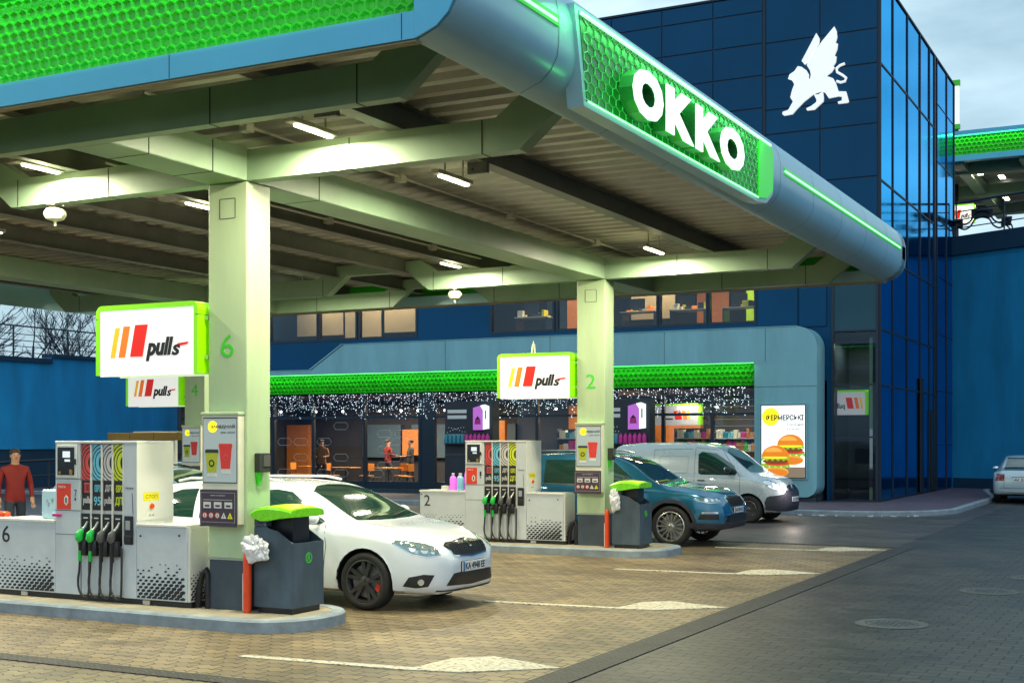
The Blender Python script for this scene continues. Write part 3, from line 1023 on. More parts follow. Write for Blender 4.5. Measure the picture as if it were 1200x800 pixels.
        g = MB('steel').tube([(xm + .055, -.005, .875), (xm + .035, -.02, .82), (xm + .01, -.045, .775)], [.011, .013, .016], 8)
        g.use(nm).tube([(xm + .015, -.04, .785), (xm - .01, -.06, .74), (xm - .018, -.06, .69), (xm - .008, -.05, .655)], [.022, .042, .045, .028], 10)
        g.use('black_plastic').tube([(xm - .008, -.05, .66), (xm - .01, -.045, .60), (xm - .012, -.045, .55)], [.03, .024, .02], 8)
        g.box(xm + .0, xm + .075, -.055, -.005, .50, .67, .012)
        g.use(nm if i < 2 else 'black_plastic').tube([(xm - .015, -.045, .555), (xm - .017, -.045, .44)], [.023, .021], 10)
        nz_ = g.build('nozzle', t, True)
        # hose loop
        xo = xm - .017
        pth = [(xo, -.045, .45), (xo - .005, -.05, .34), (xo - .012, -.06, .24), (xo + .005, -.07, .15), (xo + .045, -.075, .085), (xo + .10, -.07, .05), (xo + .135, -.06, .07), (xo + .14, -.05, .20), (xo + .135, -.04, .60)]
        MB('hose_black').tube(smooth_path(pth, 4), .0125, 8).build('hose', t, True)
    # payment panel
    g = MB('pump_grey').box(1.02, 1.20, .0, .03, .06, 1.733, .003)
    g.use('ink').text('ПАЛЬНЕ', (1.05, 1.16, 1.24, 1.26), ('y', -.001, -1), .002)
    g.tube([(1.14, -.002, 1.2), (1.15, -.004, 1.05), (1.155, -.004, .97)], .003, 5)
    pp = g.build('payment_panel', t)
    g = MB('black_plastic').box(1.04, 1.16, -.02, .0, .64, .95, .01)
    g.use('steel').box(1.065, 1.13, -.024, -.02, .80, .90)
    g.use('black_plastic').box(1.05, 1.15, -.035, -.02, .66, .74, .008)
    g.build('card_reader', pp)
    # side label on the tall cabinet
    g = MB('yellow').box(1.208, 1.2095, .10, .34, 1.11, 1.20)
    g.use('ink').text('СТОП', (.13, .31, 1.135, 1.175), ('x', 1.2095, 1), .001)
    g.build('label', t)
    g = MB('yellow').lathe([(.035, 0), (.035, .004)], (1.2085, .22, 1.05), 'x', 16)
    g.use('red').lathe([(.028, .004), (.028, .02), (.022, .026), (0, .026)], (1.2085, .22, 1.05), 'x', 16)
    g.build('stop_button', t)
    MB('ink').text('A-6', (.18, .26, .94, .965), ('x', 1.208, 1), .001).build('mark', t)
    return t

def smooth_path(pts, k=4):
    out = []
    P = [Vector(p) for p in pts]
    for i in range(len(P) - 1):
        p0 = P[max(i - 1, 0)]; p1 = P[i]; p2 = P[i + 1]; p3 = P[min(i + 2, len(P) - 1)]
        for j in range(k):
            u = j / k
            out.append(.5 * ((2 * p1) + (p2 - p0) * u + (2 * p0 - 5 * p1 + 4 * p2 - p3) * u * u + (3 * p1 - p0 - 3 * p2 + p3) * u ** 3))
    out.append(P[-1])
    return out

pump6 = make_pump('6', 'grey and white fuel pump with number 6 and four hoses on the near island', (-11.28, 10.63, .127))
pump2 = make_pump('2', 'fuel pump with number 2 and four hoses on the far island beside column 2', (-11.31, 20.0, .127))
p4 = dup(pump6, (-19.6, 20.0, .127), 'fuel pump on the far island almost hidden behind pump 6, only its top shows')
for ch in list(p4.children):
    if ch.name.startswith('lower_cabinet'):
        for c in list(ch.children):
            if c.name.startswith('number'):
                bpy.data.objects.remove(c)
                g = MB('ink').text('4', (-.84, -.72, .60, .79), ('y', -.001, -1), .003)
                g.build('number', ch)
# wooden box top seen above pump 6
# ---------------------------------------------------------------- pulls light boxes
def bars_and_word(g, a0, a1, z0, z1, pl, flip=False):
    """three slanted bars and the word"""
    W_ = a1 - a0; H_ = z1 - z0
    def q(u, v): return (a0 + W_ * u, z0 + H_ * v)
    axis, val, out = pl
    sl = .035 * H_ / .5 * 1.0 / W_ * .9 + .022
    for (m, u0, u1, vb, vt) in (('bar_yellow', .115, .165, .27, .73), ('bar_orange', .205, .275, .27, .745), ('bar_red', .33, .465, .275, .76)):
        g.use(m).prism([q(u0, vb), q(u1, vb), q(u1 + sl, vt), q(u0 + sl, vt)], 'y', val, val + out * .004)
    g.use('ink').text('pull', (a0 + W_ * .50, a0 + W_ * .79, z0 + H_ * .20, z0 + H_ * .56), pl, .004, bold=.045, shear=.25)
    g.text('s', (a0 + W_ * .772, a0 + W_ * .862, z0 + H_ * .275, z0 + H_ * .44), pl, .004, bold=.03, shear=.25)
    g.use('bar_red').prism([q(.82, .405), q(.935, .435), q(.95, .475), q(.835, .455)], 'y', val, val + out * .004)

def make_lightbox(label, loc, w=1.44, h=.76, d=.32):
    t = thing('light_box', label, 'light box', loc, 0, 'light boxes on the columns')
    # local x 0..w, y 0..d, z 0..h
    r = .085
    def rr(a0, a1, b0, b1, r, top_only=True):
        pts = [(a0, b0), (a1, b0)] + arc(a1 - r, b1 - r, r, 0, 90, 5) + arc(a0 + r, b1 - r, r, 90, 180, 5)
        return pts
    outer = rr(0, w, 0, h, r)
    g = MB('lime').prism(outer, 'y', .02, d - .02)
    g.prism([(0.0, 0.0), (.055, 0), (.055, h - .05), (w - .055, h - .05), (w - .055, 0), (w, 0)] + arc(w - r, h - r, r, 0, 90, 5) + arc(r, h - r, r, 90, 180, 5), 'y', 0, .02)
    g.prism([(0.0, 0.0), (.055, 0), (.055, h - .05), (w - .055, h - .05), (w - .055, 0), (w, 0)] + arc(w - r, h - r, r, 0, 90, 5) + arc(r, h - r, r, 90, 180, 5), 'y', d - .02, d)
    g.use('seam').box(-.002, .03, -.002, d + .002, h - .145, h - .14).box(w - .03, w + .002, -.002, d + .002, h - .145, h - .14)
    g.build('frame', t)
    g = MB('box_white').box(.058, w - .058, .006, .019, -.015, h - .055, .003)
    bars_and_word(g, .058, w - .058, 0, h - .055, ('y', .0055, -1))
    g.build('sign_face', t)
    g = MB('box_white').box(.058, w - .058, d - .019, d - .006, -.015, h - .055, .003)
    bars_and_word(g, w - .058, .058, 0, h - .055, ('y', d - .0055, 1))
    g.build('sign_face', t)
    MB('steel').box(w, w + .055, .10, .22, .15, .19).build('bracket', t)
    MB('steel').box(w, w + .055, .10, .22, h - .2, h - .16).build('bracket', t)
    return t
lb = make_lightbox('largest glowing light box with a lime frame, on column 6 above the near pump', (-10.67, 10.63, 2.60))
dup(lb, (-10.67, 19.99, 2.62), 'glowing light box with a lime frame on column 2, before the shop band')
dup(lb, (-19.24, 19.99, 2.58), 'small lime framed light box half hidden below the largest one, on column 4')
for o_, (x, y, z) in (('a', (-10.02, 20.1, 3.38)),):
    g = MB('pump_white').tube([(x - .03, y, z), (x - .02, y, z + .10), (x, y, z + .19), (x + .02, y, z + .10), (x + .03, y, z)], [.014, .018, .03, .018, .014], 8)
    tag(g.build('hook', None, True), 'small white hook standing on top of the light box of column 2', 'hook')

# ---------------------------------------------------------------- column posters
def make_poster(label, loc):
    t = thing('poster_case', label, 'poster', loc, 0, 'poster cases on the columns')
    # local x 0..0.50 y 0..-0.1, z 0 (bottom of case) .. 1.18
    g = MB('cream')
    g.box(.01, .49, -.10, 0, .02, 1.16, .008)
    g.use('column_paint').box(.002, .498, -.115, .0, 1.155, 1.185, .006)
    g.build('case', t)
    g = MB('poster_bg').box(.03, .47, -.104, -.10, .46, 1.12)
    g.use('seam').box(.024, .03, -.105, -.1, .45, 1.13).box(.47, .476, -.105, -.1, .45, 1.13).box(.03, .47, -.105, -.1, .45, .46).box(.03, .47, -.105, -.1, 1.12, 1.13)
    g.use('lit_yellow').prism([(.155 + .062 * math.cos(R(a)), 1.035 + .062 * math.sin(R(a))) for a in range(0, 360, 20)], 'y', -.104, -.1055)
    g.use('ink').text('ЗАРЯДЖАЙ', (.13, .45, 1.015, 1.06), ('y', -.1055, -1), .001, bold=.03)
    g.use('seam').text('день кавою', (.26, .45, .96, .985), ('y', -.104, -1), .001)
    # two cups
    g.use('cup_lime').prism([(.085, .56), (.205, .56), (.225, .765), (.065, .765)], 'y', -.104, -.108)
    g.use('pump_white').prism([(.08, .52), (.21, .52), (.20, .565), (.09, .565)], 'y', -.104, -.1065)
    g.use('seam').prism([(.055, .765), (.235, .765), (.225, .80), (.065, .80)], 'y', -.104, -.109)
    g.use('ink').lathe([(.038, 0), (.038, -.001)], (.145, -.108, .655), 'y', 16)
    g.use('cup_lime').lathe([(.022, 0), (.022, -.001)], (.145, -.109, .655), 'y', 16)
    g.use('cup_red').prism([(.27, .60), (.385, .60), (.41, .83), (.245, .83)], 'y', -.104, -.108)
    g.use('pump_white').prism([(.265, .55), (.39, .55), (.385, .60), (.27, .60)], 'y', -.104, -.1065)
    g.use('cup_red').prism([(.235, .825), (.42, .825), (.41, .86), (.245, .86)], 'y', -.104, -.109)
    g.use('paint_red').text('O', (.30, .36, .68, .75), ('y', -.108, -1), .001, bold=.02)
    g.build('poster', t)
    g = MB('purple').box(.0, .48, -.125, -.102, .0, .385, .003)
    g.use('pump_white')
    for (a0, a1, b0, b1) in ((.015, .465, .35, .352), (.015, .465, .045, .047), (.015, .017, .045, .352), (.463, .465, .045, .352)):
        g.box(a0, a1, -.1265, -.125, b0, b1)
    g.text('УВАГА! ВІДЕО', (.14, .34, .315, .328), ('y', -.125, -1), .001)
    g.box(.05, .43, -.1265, -.125, .275, .279)
    for k in range(3):
        g.use('dirty_white').box(.05 + .14 * k, .15 + .14 * k, -.1265, -.125, .19, .255)
        g.use('purple').box(.07 + .14 * k, .13 + .14 * k, -.1275, -.1265, .205, .225)
    for k in range(5):
        c = .07 + .083 * k
        if k < 3:
            g.use('red').lathe([(.032, 0), (.032, -.0015)], (c, -.125, .115), 'y', 18)
            g.use('pump_white').lathe([(.023, 0), (.023, -.0015)], (c, -.1265, .115), 'y', 18)
            g.use('ink').box(c - .004, c + .004, -.129, -.128, .10, .13)
        else:
            g.use('pump_white' if k == 3 else 'yellow').prism([(c - .035, .085), (c + .035, .085), (c, .148)], 'y', -.125, -.1265)
            g.use('ink').box(c - .003, c + .003, -.1275, -.1265, .095, .122)
    g.build('notice_board', t)
    return t
pc = make_poster('coffee cup poster in a cream case above a dark notice board, on column 6', (-9.19, 10.74, 1.0))
dup(pc, (-9.17, 20.055, 1.0), 'coffee cup poster in a cream case above a dark notice board, on column 2')
dup(pc, (-17.74, 20.055, 1.0), 'small coffee cup poster on column 4, half hidden beside column 6')

# ---------------------------------------------------------------- glove dispensers on the columns
def make_dispenser(label, loc):
    t = thing('glove_dispenser', label, 'dispenser', loc, 0, 'dispensers on the columns')
    g = MB('seam').box(0, .07, -.09, .09, 0, .20, .008)
    g.use('nozzle_grey').box(.07, .078, -.03, .08, .06, .18, .002)
    g.build('body', t)
    MB('green_ink').prism([(-.085, 0.0), (0.0, 0.0), (-.02, -.13), (-.06, -.13)], 'x', .0, .035).build('glove', t)
    return t
dp = make_dispenser('grey dispenser with a green glove tip on the right side of column 6', (-8.669, 10.95, 1.56))
dup(dp, (-8.669, 20.26, 1.56), 'grey dispenser with a green glove tip on the right side of column 2')

# ---------------------------------------------------------------- litter bins
def make_bin(label, loc, bag):
    t = thing('litter_bin', label, 'bin', loc, 0, 'litter bins beside the columns')
    # local: x 0..0.50 (along X), y 0..0.52, z 0..1.1
    MB('black_plastic').box(.03, .46, .03, .50, 0, .06).build('base', t)
    g = MB('bin_body')
    # hollow body, front top edge dips toward the right
    w, d = .49, .53
    topf = [(0, 1.04), (.16, 1.04), (.17, .88), (.25, .86), (.49, .715)]
    g.prism([(0, .06), (w, .06), (w, .72), (.30, .84), (.17, .87), (.17, .88), (0, .88)], 'y', 0, .012)
    g.prism([(0, .06), (w, .06), (w, .72), (.30, .84), (.17, .87), (0, .88)], 'y', d - .012, d)
    g.box(w - .012, w, .0125, d - .0125, .06, .72)
    g.box(0, .012, .0125, d - .0125, .06, .90)
    g.box(.0125, w - .0125, .0125, d - .0125, .06, .08)
    g.build('body', t)
    g = MB('bin_body').box(0.0, .15, .0, .10, .885, .99, .004)
    g.use('black_plastic').box(.05, .11, -.003, .0, .91, .96)
    g.build('glove_box', t)
    g = MB('black_plastic').box(.10, .40, .12, .40, .45, .99)
    g.box(.013, .10, .1, .42, .45, .95)
    g.build('inner_hood', t)
    # lid: thick curved visor
    topl = [(-.03, 1.03), (.06, 1.07), (.20, 1.085), (.36, 1.075), (.49, 1.05)]
    bot = [(.49, .985), (.36, .975), (.20, .945), (.10, .94), (-.01, .975)]
    g = MB('bin_lid')
    ys = [-.03, -.015, .05, .26, .47, .52, .535]
    zz_ = [-.02, .0, .01, .018, .01, 0, -.02]
    lo = topl + bot; n = len(lo)
    vs = []
    for yy, dz in zip(ys, zz_):
        vs += [(a, yy, b + (dz if i < 5 else 0)) for i, (a, b) in enumerate(lo)]
    fs = []
    for j in range(len(ys) - 1):
        for k in range(n):
            fs.append((j * n + k, j * n + (k + 1) % n, (j + 1) * n + (k + 1) % n, (j + 1) * n + k))
    fs.append(tuple(range(n))); fs.append(tuple(range((len(ys) - 1) * n, len(ys) * n))[::-1])
    g.add(vs, fs)
    lid = g.build('lid', t, True, 25)
    g = MB('bin_lid_top')
    vs = []
    for yy, dz in zip(ys[1:-1], zz_[1:-1]):
        vs += [(a, yy, b + dz + .0035) for (a, b) in topl[1:4]] + [(.47, yy, 1.057 + dz)]
    m = 4
    g.add(vs, [(j * m + k, j * m + k + 1, (j + 1) * m + k + 1, (j + 1) * m + k) for j in range(4) for k in range(m - 1)])
    g.build('lid_panel', lid, True)
    g = MB('green_ink')
    pts = []
    for a in range(20):
        th0, th1 = 2 * PI * a / 20, 2 * PI * (a + 1) / 20
        q = [(.27 + .055 * math.cos(th0), .56 + .055 * math.sin(th0)), (.27 + .055 * math.cos(th1), .56 + .055 * math.sin(th1)),
             (.27 + .044 * math.cos(th1), .56 + .044 * math.sin(th1)), (.27 + .044 * math.cos(th0), .56 + .044 * math.sin(th0))]
        g.prism(q, 'x', w, w + .002)
    g.prism([(.25, .53), (.262, .53), (.262, .60), (.25, .595)], 'x', w, w + .002).prism([(.275, .53), (.29, .54), (.285, .59), (.272, .595)], 'x', w, w + .002)
    g.build('emblem', t)
    return t
def make_bag(label, loc, sx=1, tall=1.0):
    bm = bmesh.new()
    bmesh.ops.create_icosphere(bm, subdivisions=5, radius=.13)
    rnd = random.Random(5)
    from mathutils import noise
    for v in bm.verts:
        n1 = noise.noise(v.co * 8) * .45 + abs(noise.noise(v.co * 16)) * .5 + abs(noise.noise(v.co * 34)) * .22 - .12
        v.co *= 1 + n1
        v.co.x *= sx * 1.15; v.co.y *= .55; v.co.z *= tall
    g = MB('bag'); g.addbm(bm)
    o = g.build('plastic_bag', None, True, 18)
    o.location = loc
    return tag(o, label, 'plastic bag')
bn = make_bin('dark blue litter bin with a bright lime lid on the near island, beside column 6', (-8.55, 10.71, .127), True)
b2 = dup(bn, (-8.43, 19.80, .127), 'dark blue litter bin with lime lid beside column 2, before the blue car')
make_bag('crumpled white plastic bag hanging on the left side of the near bin', (-8.47, 10.62, .127 + .66), 1.0, .95)
make_bag('white paper towels hanging on the far bin beside column 2', (-8.36, 19.75, .127 + .78), .55, 1.3)

# red posts
def make_post(label, loc):
    t = thing('bollard', label, 'bollard', loc, 0, 'red bollards at the columns')
    MB('red_post').lathe([(.042, .0), (.042, .56), (.036, .60), (.02, .62), (0, .622)], n=18).build('tube', t, True)
    g = MB('dirty_white').box(-.052, -.040, -.015, .015, .02, .40)
    g.build('strip', t)
    return t
bp1 = make_post('red bollard between column 6 and the near bin', (-8.60, 10.66, .127))
dup(bp1, (-8.54, 19.86, .127), 'red bollard between column 2 and the far bin')
# orange barrier post at the left frame edge + cone by pump 2
def make_cone(label, loc, s=1.0):
    t = thing('traffic_cone', label, 'traffic cone', loc, 0)
    MB('rubber').box(-.17 * s, .17 * s, -.17 * s, .17 * s, 0, .03, .01).build('base', t)
    MB('red_post').lathe([(.12 * s, .03), (.075 * s, .28 * s), (.07 * s, .3 * s), (.025 * s, .62 * s), (.02 * s, .64 * s), (0, .64 * s)], n=20).build('cone', t, True)
    MB('pump_white').lathe([(.098 * s, .16 * s), (.080 * s, .27 * s)], n=20).build('reflective_band', t, True)
    return t
make_cone('orange traffic cone with a white band between pump 2 and column 2', (-9.32, 20.55, .127), .95)
t = thing('barrier', 'red and orange plastic barrier end at the left edge of the picture beside pump 6', 'barrier', (-12.60, 11.05, .127))
MB('red_post').box(-.30, .10, -.05, .05, .0, .92, .03).build('panel', t)
MB('pump_white').box(-.301, .101, -.052, .052, .80, .86, .003).build('stripe', t)

# bottles and canister on the pumps' lower cabinets
def make_bottle(label, loc, m, group):
    t = thing('washer_bottle', label, 'bottle', loc, 0, group)
    MB(m).lathe([(.0, 0), (.058, .0), (.062, .02), (.062, .20), (.05, .235), (.022, .26), (.022, .28)], n=14).build('bottle', t, True)
    MB('pump_white').lathe([(.025, .275), (.025, .305), (0, .306)], n=10).build('cap', t, True)
    return t
GB = 'washer fluid bottles on pump 2'
b = make_bottle('purple washer fluid bottle on pump 2, leftmost of the row', (-11.66, 20.18, .127 + .876), 'liquid', GB)
dup(b, (-11.53, 20.2, 1.003), 'purple washer fluid bottle on pump 2, second from the left')
make_bottle('pale blue washer fluid bottle standing among purple ones on pump 2', (-11.46, 20.10, 1.003), 'liquid_blue', GB)
dup(b, (-11.37, 20.2, 1.003), 'purple washer fluid bottle on pump 2, close to the red notice')
t = thing('washer_bottle', 'purple bottle standing behind the front row on pump 2, topmost', 'bottle', (-11.45, 20.34, 1.003), 0, GB)
MB('liquid').lathe([(0, 0), (.062, 0), (.062, .27), (.035, .38), (.022, .42)], n=14).build('bottle', t, True)
MB('green_ink').lathe([(.025, .415), (.025, .46), (0, .461)], n=10).build('cap', t, True)
tag(MB('pump_white').box(-.06, .06, -.05, .05, 0, .08, .004).build('paper_box'), 'small white box at the foot of the purple bottles on pump 2', 'box').location = (-11.78, 20.12, 1.003)
t = thing('canister', 'pale blue canister with a cap standing on the left cabinet of pump 6', 'canister', (-11.47, 10.80, 1.003))
g = MB('canister').box(-.14, .12, -.07, .07, 0, .33, .02)
g.use('steel').box(-.03, -.01, -.072, -.07, .14, .19).box(-.055, -.035, -.072, -.07, .19, .22).box(.02, .05, -.072, -.07, .19, .23)
g.build('body', t)
MB('black_plastic').lathe([(.03, .33), (.03, .36), (0, .361)], (.05, 0, 0), n=12).build('cap', t)
tag(MB('magenta').box(-.05, .05, -.02, .02, 0, .03, .003).build('sponge'), 'pink sponge lying at the foot of the display on pump 6', 'sponge').location = (-11.23, 10.60, 1.045)
t = thing('wooden_crate', 'long brown crate lying on top of the far pump behind pump 6', 'crate', (-18.9, 20.1, 1.891))
g = MB('wicker').box(-.95, .95, 0, .40, 0, .15, .01)
g.use('seam').box(-.35, -.34, -.003, 0, .0, .15).box(.30, .31, -.003, .0, .0, .15)
g.build('box', t)
MB('pump_white').box(-.3, .9, .05, .35, .151, .175, .01).build('lid', t)

# ================================================================ CARS
def pchip(tab):
    xs = [p[0] for p in tab]; ys = [p[1] for p in tab]
    n = len(xs)
    d = [(ys[i + 1] - ys[i]) / (xs[i + 1] - xs[i]) for i in range(n - 1)]
    m = [d[0]] + [0 if d[i - 1] * d[i] <= 0 else 2 * d[i - 1] * d[i] / (d[i - 1] + d[i]) for i in range(1, n - 1)] + [d[-1]]
    def f(x):
        if x <= xs[0]: return ys[0]
        if x >= xs[-1]: return ys[-1]
        i = max(k for k in range(n - 1) if xs[k] <= x)
        h = xs[i + 1] - xs[i]; t = (x - xs[i]) / h
        return (2 * t ** 3 - 3 * t * t + 1) * ys[i] + (t ** 3 - 2 * t * t + t) * h * m[i] + (-2 * t ** 3 + 3 * t * t) * ys[i + 1] + (t ** 3 - t * t) * h * m[i + 1]
    return f

class Car:
    def __init__(s, spec, paint, label, cat, loc, rz=0, name='car', group=None):
        s.sp = spec
        s.paint = paint
        s.t = thing(name, label, cat, loc, rz, group)
        s.L = spec['L']
        s.body()
    def pt(s, x, y, z):  # centre car: x forward from wheelbase mid
        return (x - s.L / 2, y, z)
    def body(s):
        sp = s.sp; L = s.L
        zt = pchip(sp['top']); zb = pchip(sp['belt']); z0 = pchip(sp['bot']); w = pchip(sp['half']); wr = pchip(sp['roofw'])
        N = 96
        xs = [L * (0.5 - 0.5 * math.cos(PI * i / N)) for i in range(N + 1)]
        xs = sorted(set([round(0.55 * x + 0.45 * L * i / N, 4) for i, x in enumerate(xs)]))
        xs[0] = 0; xs[-1] = L
        rings = []
        for x in xs:
            T, B, O, Wd, Wr = zt(x), zb(x), z0(x), w(x), wr(x)
            B = min(B, T - .015)
            O = min(O, B - .05)
            Wr = min(Wr, Wd - .03)
            h = T - B
            zm = O + (B - O) * .5
            half = [(0, O), (Wd * .5, O), (Wd - .10 if Wd > .3 else Wd * .8, O), (Wd - .035, O + .04 * min(1, (B - O) / .4)), (Wd - .008, O + (B - O) * .22), (Wd, O + (B - O) * .42), (Wd, O + (B - O) * .6), (Wd - .004, O + (B - O) * .76), (Wd - .012, O + (B - O) * .9), (Wd - .028, B - .008), (Wd - .045, B + .004 + .02 * min(1, h))]
            S0 = half[-1]
            E = (Wr, B + h * .90)
            k = 8
            for j in range(1, k + 1):
                u = j / k
                half.append((S0[0] + (E[0] - S0[0]) * u + .025 * math.sin(PI * u) * min(1, h / .4), S0[1] + (E[1] - S0[1]) * u))
            E = half[-1]
            k = 9
            for j in range(1, k + 1):
                u = j / k * PI / 2
                # super-ellipse crown
                yy = E[0] * (math.cos(u) ** .75 if math.cos(u) > 1e-6 else 0)
                half.append((yy, E[1] + (T - E[1]) * (math.sin(u) ** .9)))
            rings.append((x, half))
        nh = len(rings[0][1])
        vs = []
        for x, half in rings:
            ring = [(x, -y, z) for y, z in half] + [(x, y, z) for y, z in half[1:-1][::-1]]
            vs += [s.pt(*p) for p in ring]
        nr = 2 * nh - 2
        fs = []
        for i in range(len(rings) - 1):
            for k in range(nr):
                fs.append((i * nr + k, i * nr + (k + 1) % nr, (i + 1) * nr + (k + 1) % nr, (i + 1) * nr + k))
        fs.append(tuple(range(nr))); fs.append(tuple(range((len(rings) - 1) * nr, len(rings) * nr))[::-1])
        g = MB(s.paint, 'car_trim')
        g.add(vs, fs)
        o = g.build('body', s.t, True, 40)
        me = o.data
        s.bvh = BVHTree.FromPolygons([v.co[:] for v in me.vertices], [p.vertices[:] for p in me.polygons])
        # wheel arches by boolean
        c = MB('car_trim')
        for wx in sp['wheels']:
            for sd in (-1, 1):
                p = s.pt(wx, 0, sp['wr'])
                y1 = sp['hw'] + .2; y0 = sp['hw'] - .32
                ra = sp['wr'] + sp.get('gap', .05)
                c.lathe([(ra, sd * y0), (ra, sd * y1)], (p[0], 0, p[2]), 'y', 40)
        co = c.build('cutter', s.t)
        md = o.modifiers.new('b', 'BOOLEAN'); md.operation = 'DIFFERENCE'; md.object = co; md.solver = 'EXACT'
        dg = bpy.context.evaluated_depsgraph_get()
        nm = bpy.data.meshes.new_from_object(o.evaluated_get(dg))
        o.modifiers.clear()
        o.data = nm
        nm.materials.clear(); nm.materials.append(M[s.paint]); nm.materials.append(M['car_trim'])
        for p in nm.polygons:
            c_ = p.center
            inside = abs(c_.y) < sp['hw'] - .015 and any(math.hypot(c_.x - s.pt(wx, 0, 0)[0], c_.z - sp['wr']) < sp['wr'] + sp.get('gap', .05) + .004 for wx in sp['wheels'])
            low = c_.z < sp.get('trim_z', 0)
            p.material_index = 1 if inside or low else 0
        bpy.data.objects.remove(co)
        s.bodyo = o
    def patch(s, polys, face, mname, name, off=.004, res=.05, parent=None, both=False, thick=.012, smooth=True):
        """polys: list of 2D outlines. face: 'R' (x,z seen from -y), 'L', 'F' (y,z from +x), 'B' (y,z from -x), 'T' (x,y from above), or ('D',deg) diagonal front-right"""
        if isinstance(polys[0][0], (int, float)): polys = [polys]
        faces = [face] + (['L'] if both and face == 'R' else [])
        for fc in faces:
            g = MB(mname)
            for poly in polys:
                s._patch(g, poly, fc, off, res, thick)
            o = g.build(name, parent or s.t, smooth, 50)
        return o
    def _patch(s, g, poly, fc, off, res, thick):
        L = s.L
        if fc == 'R': U, V, D, O = Vector((1, 0, 0)), Vector((0, 0, 1)), Vector((0, 1, 0)), Vector((-L / 2, -4, 0))
        elif fc == 'L': U, V, D, O = Vector((1, 0, 0)), Vector((0, 0, 1)), Vector((0, -1, 0)), Vector((-L / 2, 4, 0))
        elif fc == 'F': U, V, D, O = Vector((0, 1, 0)), Vector((0, 0, 1)), Vector((-1, 0, 0)), Vector((6, 0, 0))
        elif fc == 'B': U, V, D, O = Vector((0, 1, 0)), Vector((0, 0, 1)), Vector((1, 0, 0)), Vector((-6, 0, 0))
        elif fc == 'T': U, V, D, O = Vector((1, 0, 0)), Vector((0, 1, 0)), Vector((0, 0, -1)), Vector((-L / 2, 0, 4))
        else:
            a = R(fc[1])  # direction in which we look from: angle around z, 0 = front(+x), -90 = right
            D = Vector((-math.cos(a), -math.sin(a), 0)); U = Vector((-math.sin(a), math.cos(a), 0)); V = Vector((0, 0, 1))
            cn = Vector((L / 2 - .24, math.copysign(s.sp['hw'] - .16, a), 0))
            O = U * U.dot(cn) - D * 6
        # densify outline
        pts = []
        n = len(poly)
        for i in range(n):
            p = Vector(poly[i][:2]); q = Vector(poly[(i + 1) % n][:2])
            m = max(1, int((q - p).length / res))
            for j in range(m): pts.append(p + (q - p) * j / m)
        nb = len(pts)
        x0 = min(p.x for p in pts); x1 = max(p.x for p in pts); y0 = min(p.y for p in pts); y1 = max(p.y for p in pts)
        ip = []
        a = x0 + res * .5
        while a < x1:
            b = y0 + res * .5
            while b < y1:
                # inside and not too close to border
                ins = False
                j = nb - 1
                for i in range(nb):
                    if (pts[i].y > b) != (pts[j].y > b) and a < (pts[j].x - pts[i].x) * (b - pts[i].y) / (pts[j].y - pts[i].y) + pts[i].x: ins = not ins
                    j = i
                if ins and min((p.x - a) ** 2 + (p.y - b) ** 2 for p in pts) > (res * .45) ** 2: ip.append(Vector((a, b)))
                b += res
            a += res
        V2, E2, F2, *_ = delaunay_2d_cdt(pts + ip, [], [list(range(nb))], 1, 1e-6)
        top = []; ok = []
        last = None
        for p in V2:
            o = O + U * p.x + V * p.y
            h, nn, idx, dist = s.bvh.ray_cast(o, D)
            if h is None:
                # search a nearest point
                h, nn, idx, dist = s.bvh.find_nearest(o + D * (o.length - .5))
            if nn.dot(D) > 0: nn = -nn
            top.append(h + nn * off - D * 0)
        base = [h + D * thick for h in top]
        nv = len(top)
        fs = [tuple(f) for f in F2]
        # border edges
        cnt = {}
        for f in F2:
            m = len(f)
            for i in range(m):
                e = (f[i], f[(i + 1) % m]); k = tuple(sorted(e))
                cnt.setdefault(k, []).append(e)
        for k, l in cnt.items():
            if len(l) == 1:
                a_, b_ = l[0]
                fs.append((b_, a_, a_ + nv, b_ + nv))
        g.add([tuple(p) for p in top + base], fs)
    def wheel(s, wx, sd, style, rimmat):
        sp = s.sp; r = sp['wr']; p = s.pt(wx, 0, r)
        y = sd * (sp['hw'] - .01)
        w = .205
        root = bpy.data.objects.new('wheel', None); S.collection.objects.link(root); root.parent = s.t
        root.location = (p[0], y, r)
        rr = r * sp.get('rim', .70)
        q = -sd  # inward
        MB('rubber').lathe([(rr, q * .01), (rr + .01, 0), (r - .035, q * -.004), (r - .012, q * .012), (r, q * .035), (r, q * (w - .035)), (r - .012, q * (w - .01)), (rr, q * w)], (0, 0, 0), 'y', 48, False).build('tyre', root, True, 60)
        g = MB(rimmat)
        g.lathe([(rr + .002, q * .008), (rr - .012, q * .004), (rr - .022, q * .02), (rr - .028, q * .09), (rr - .03, q * w)], (0, 0, 0), 'y', 48, False)
        ns = {'double5': 5, 'multi': 15, 'steel': 8, 'plain': 7}[style]
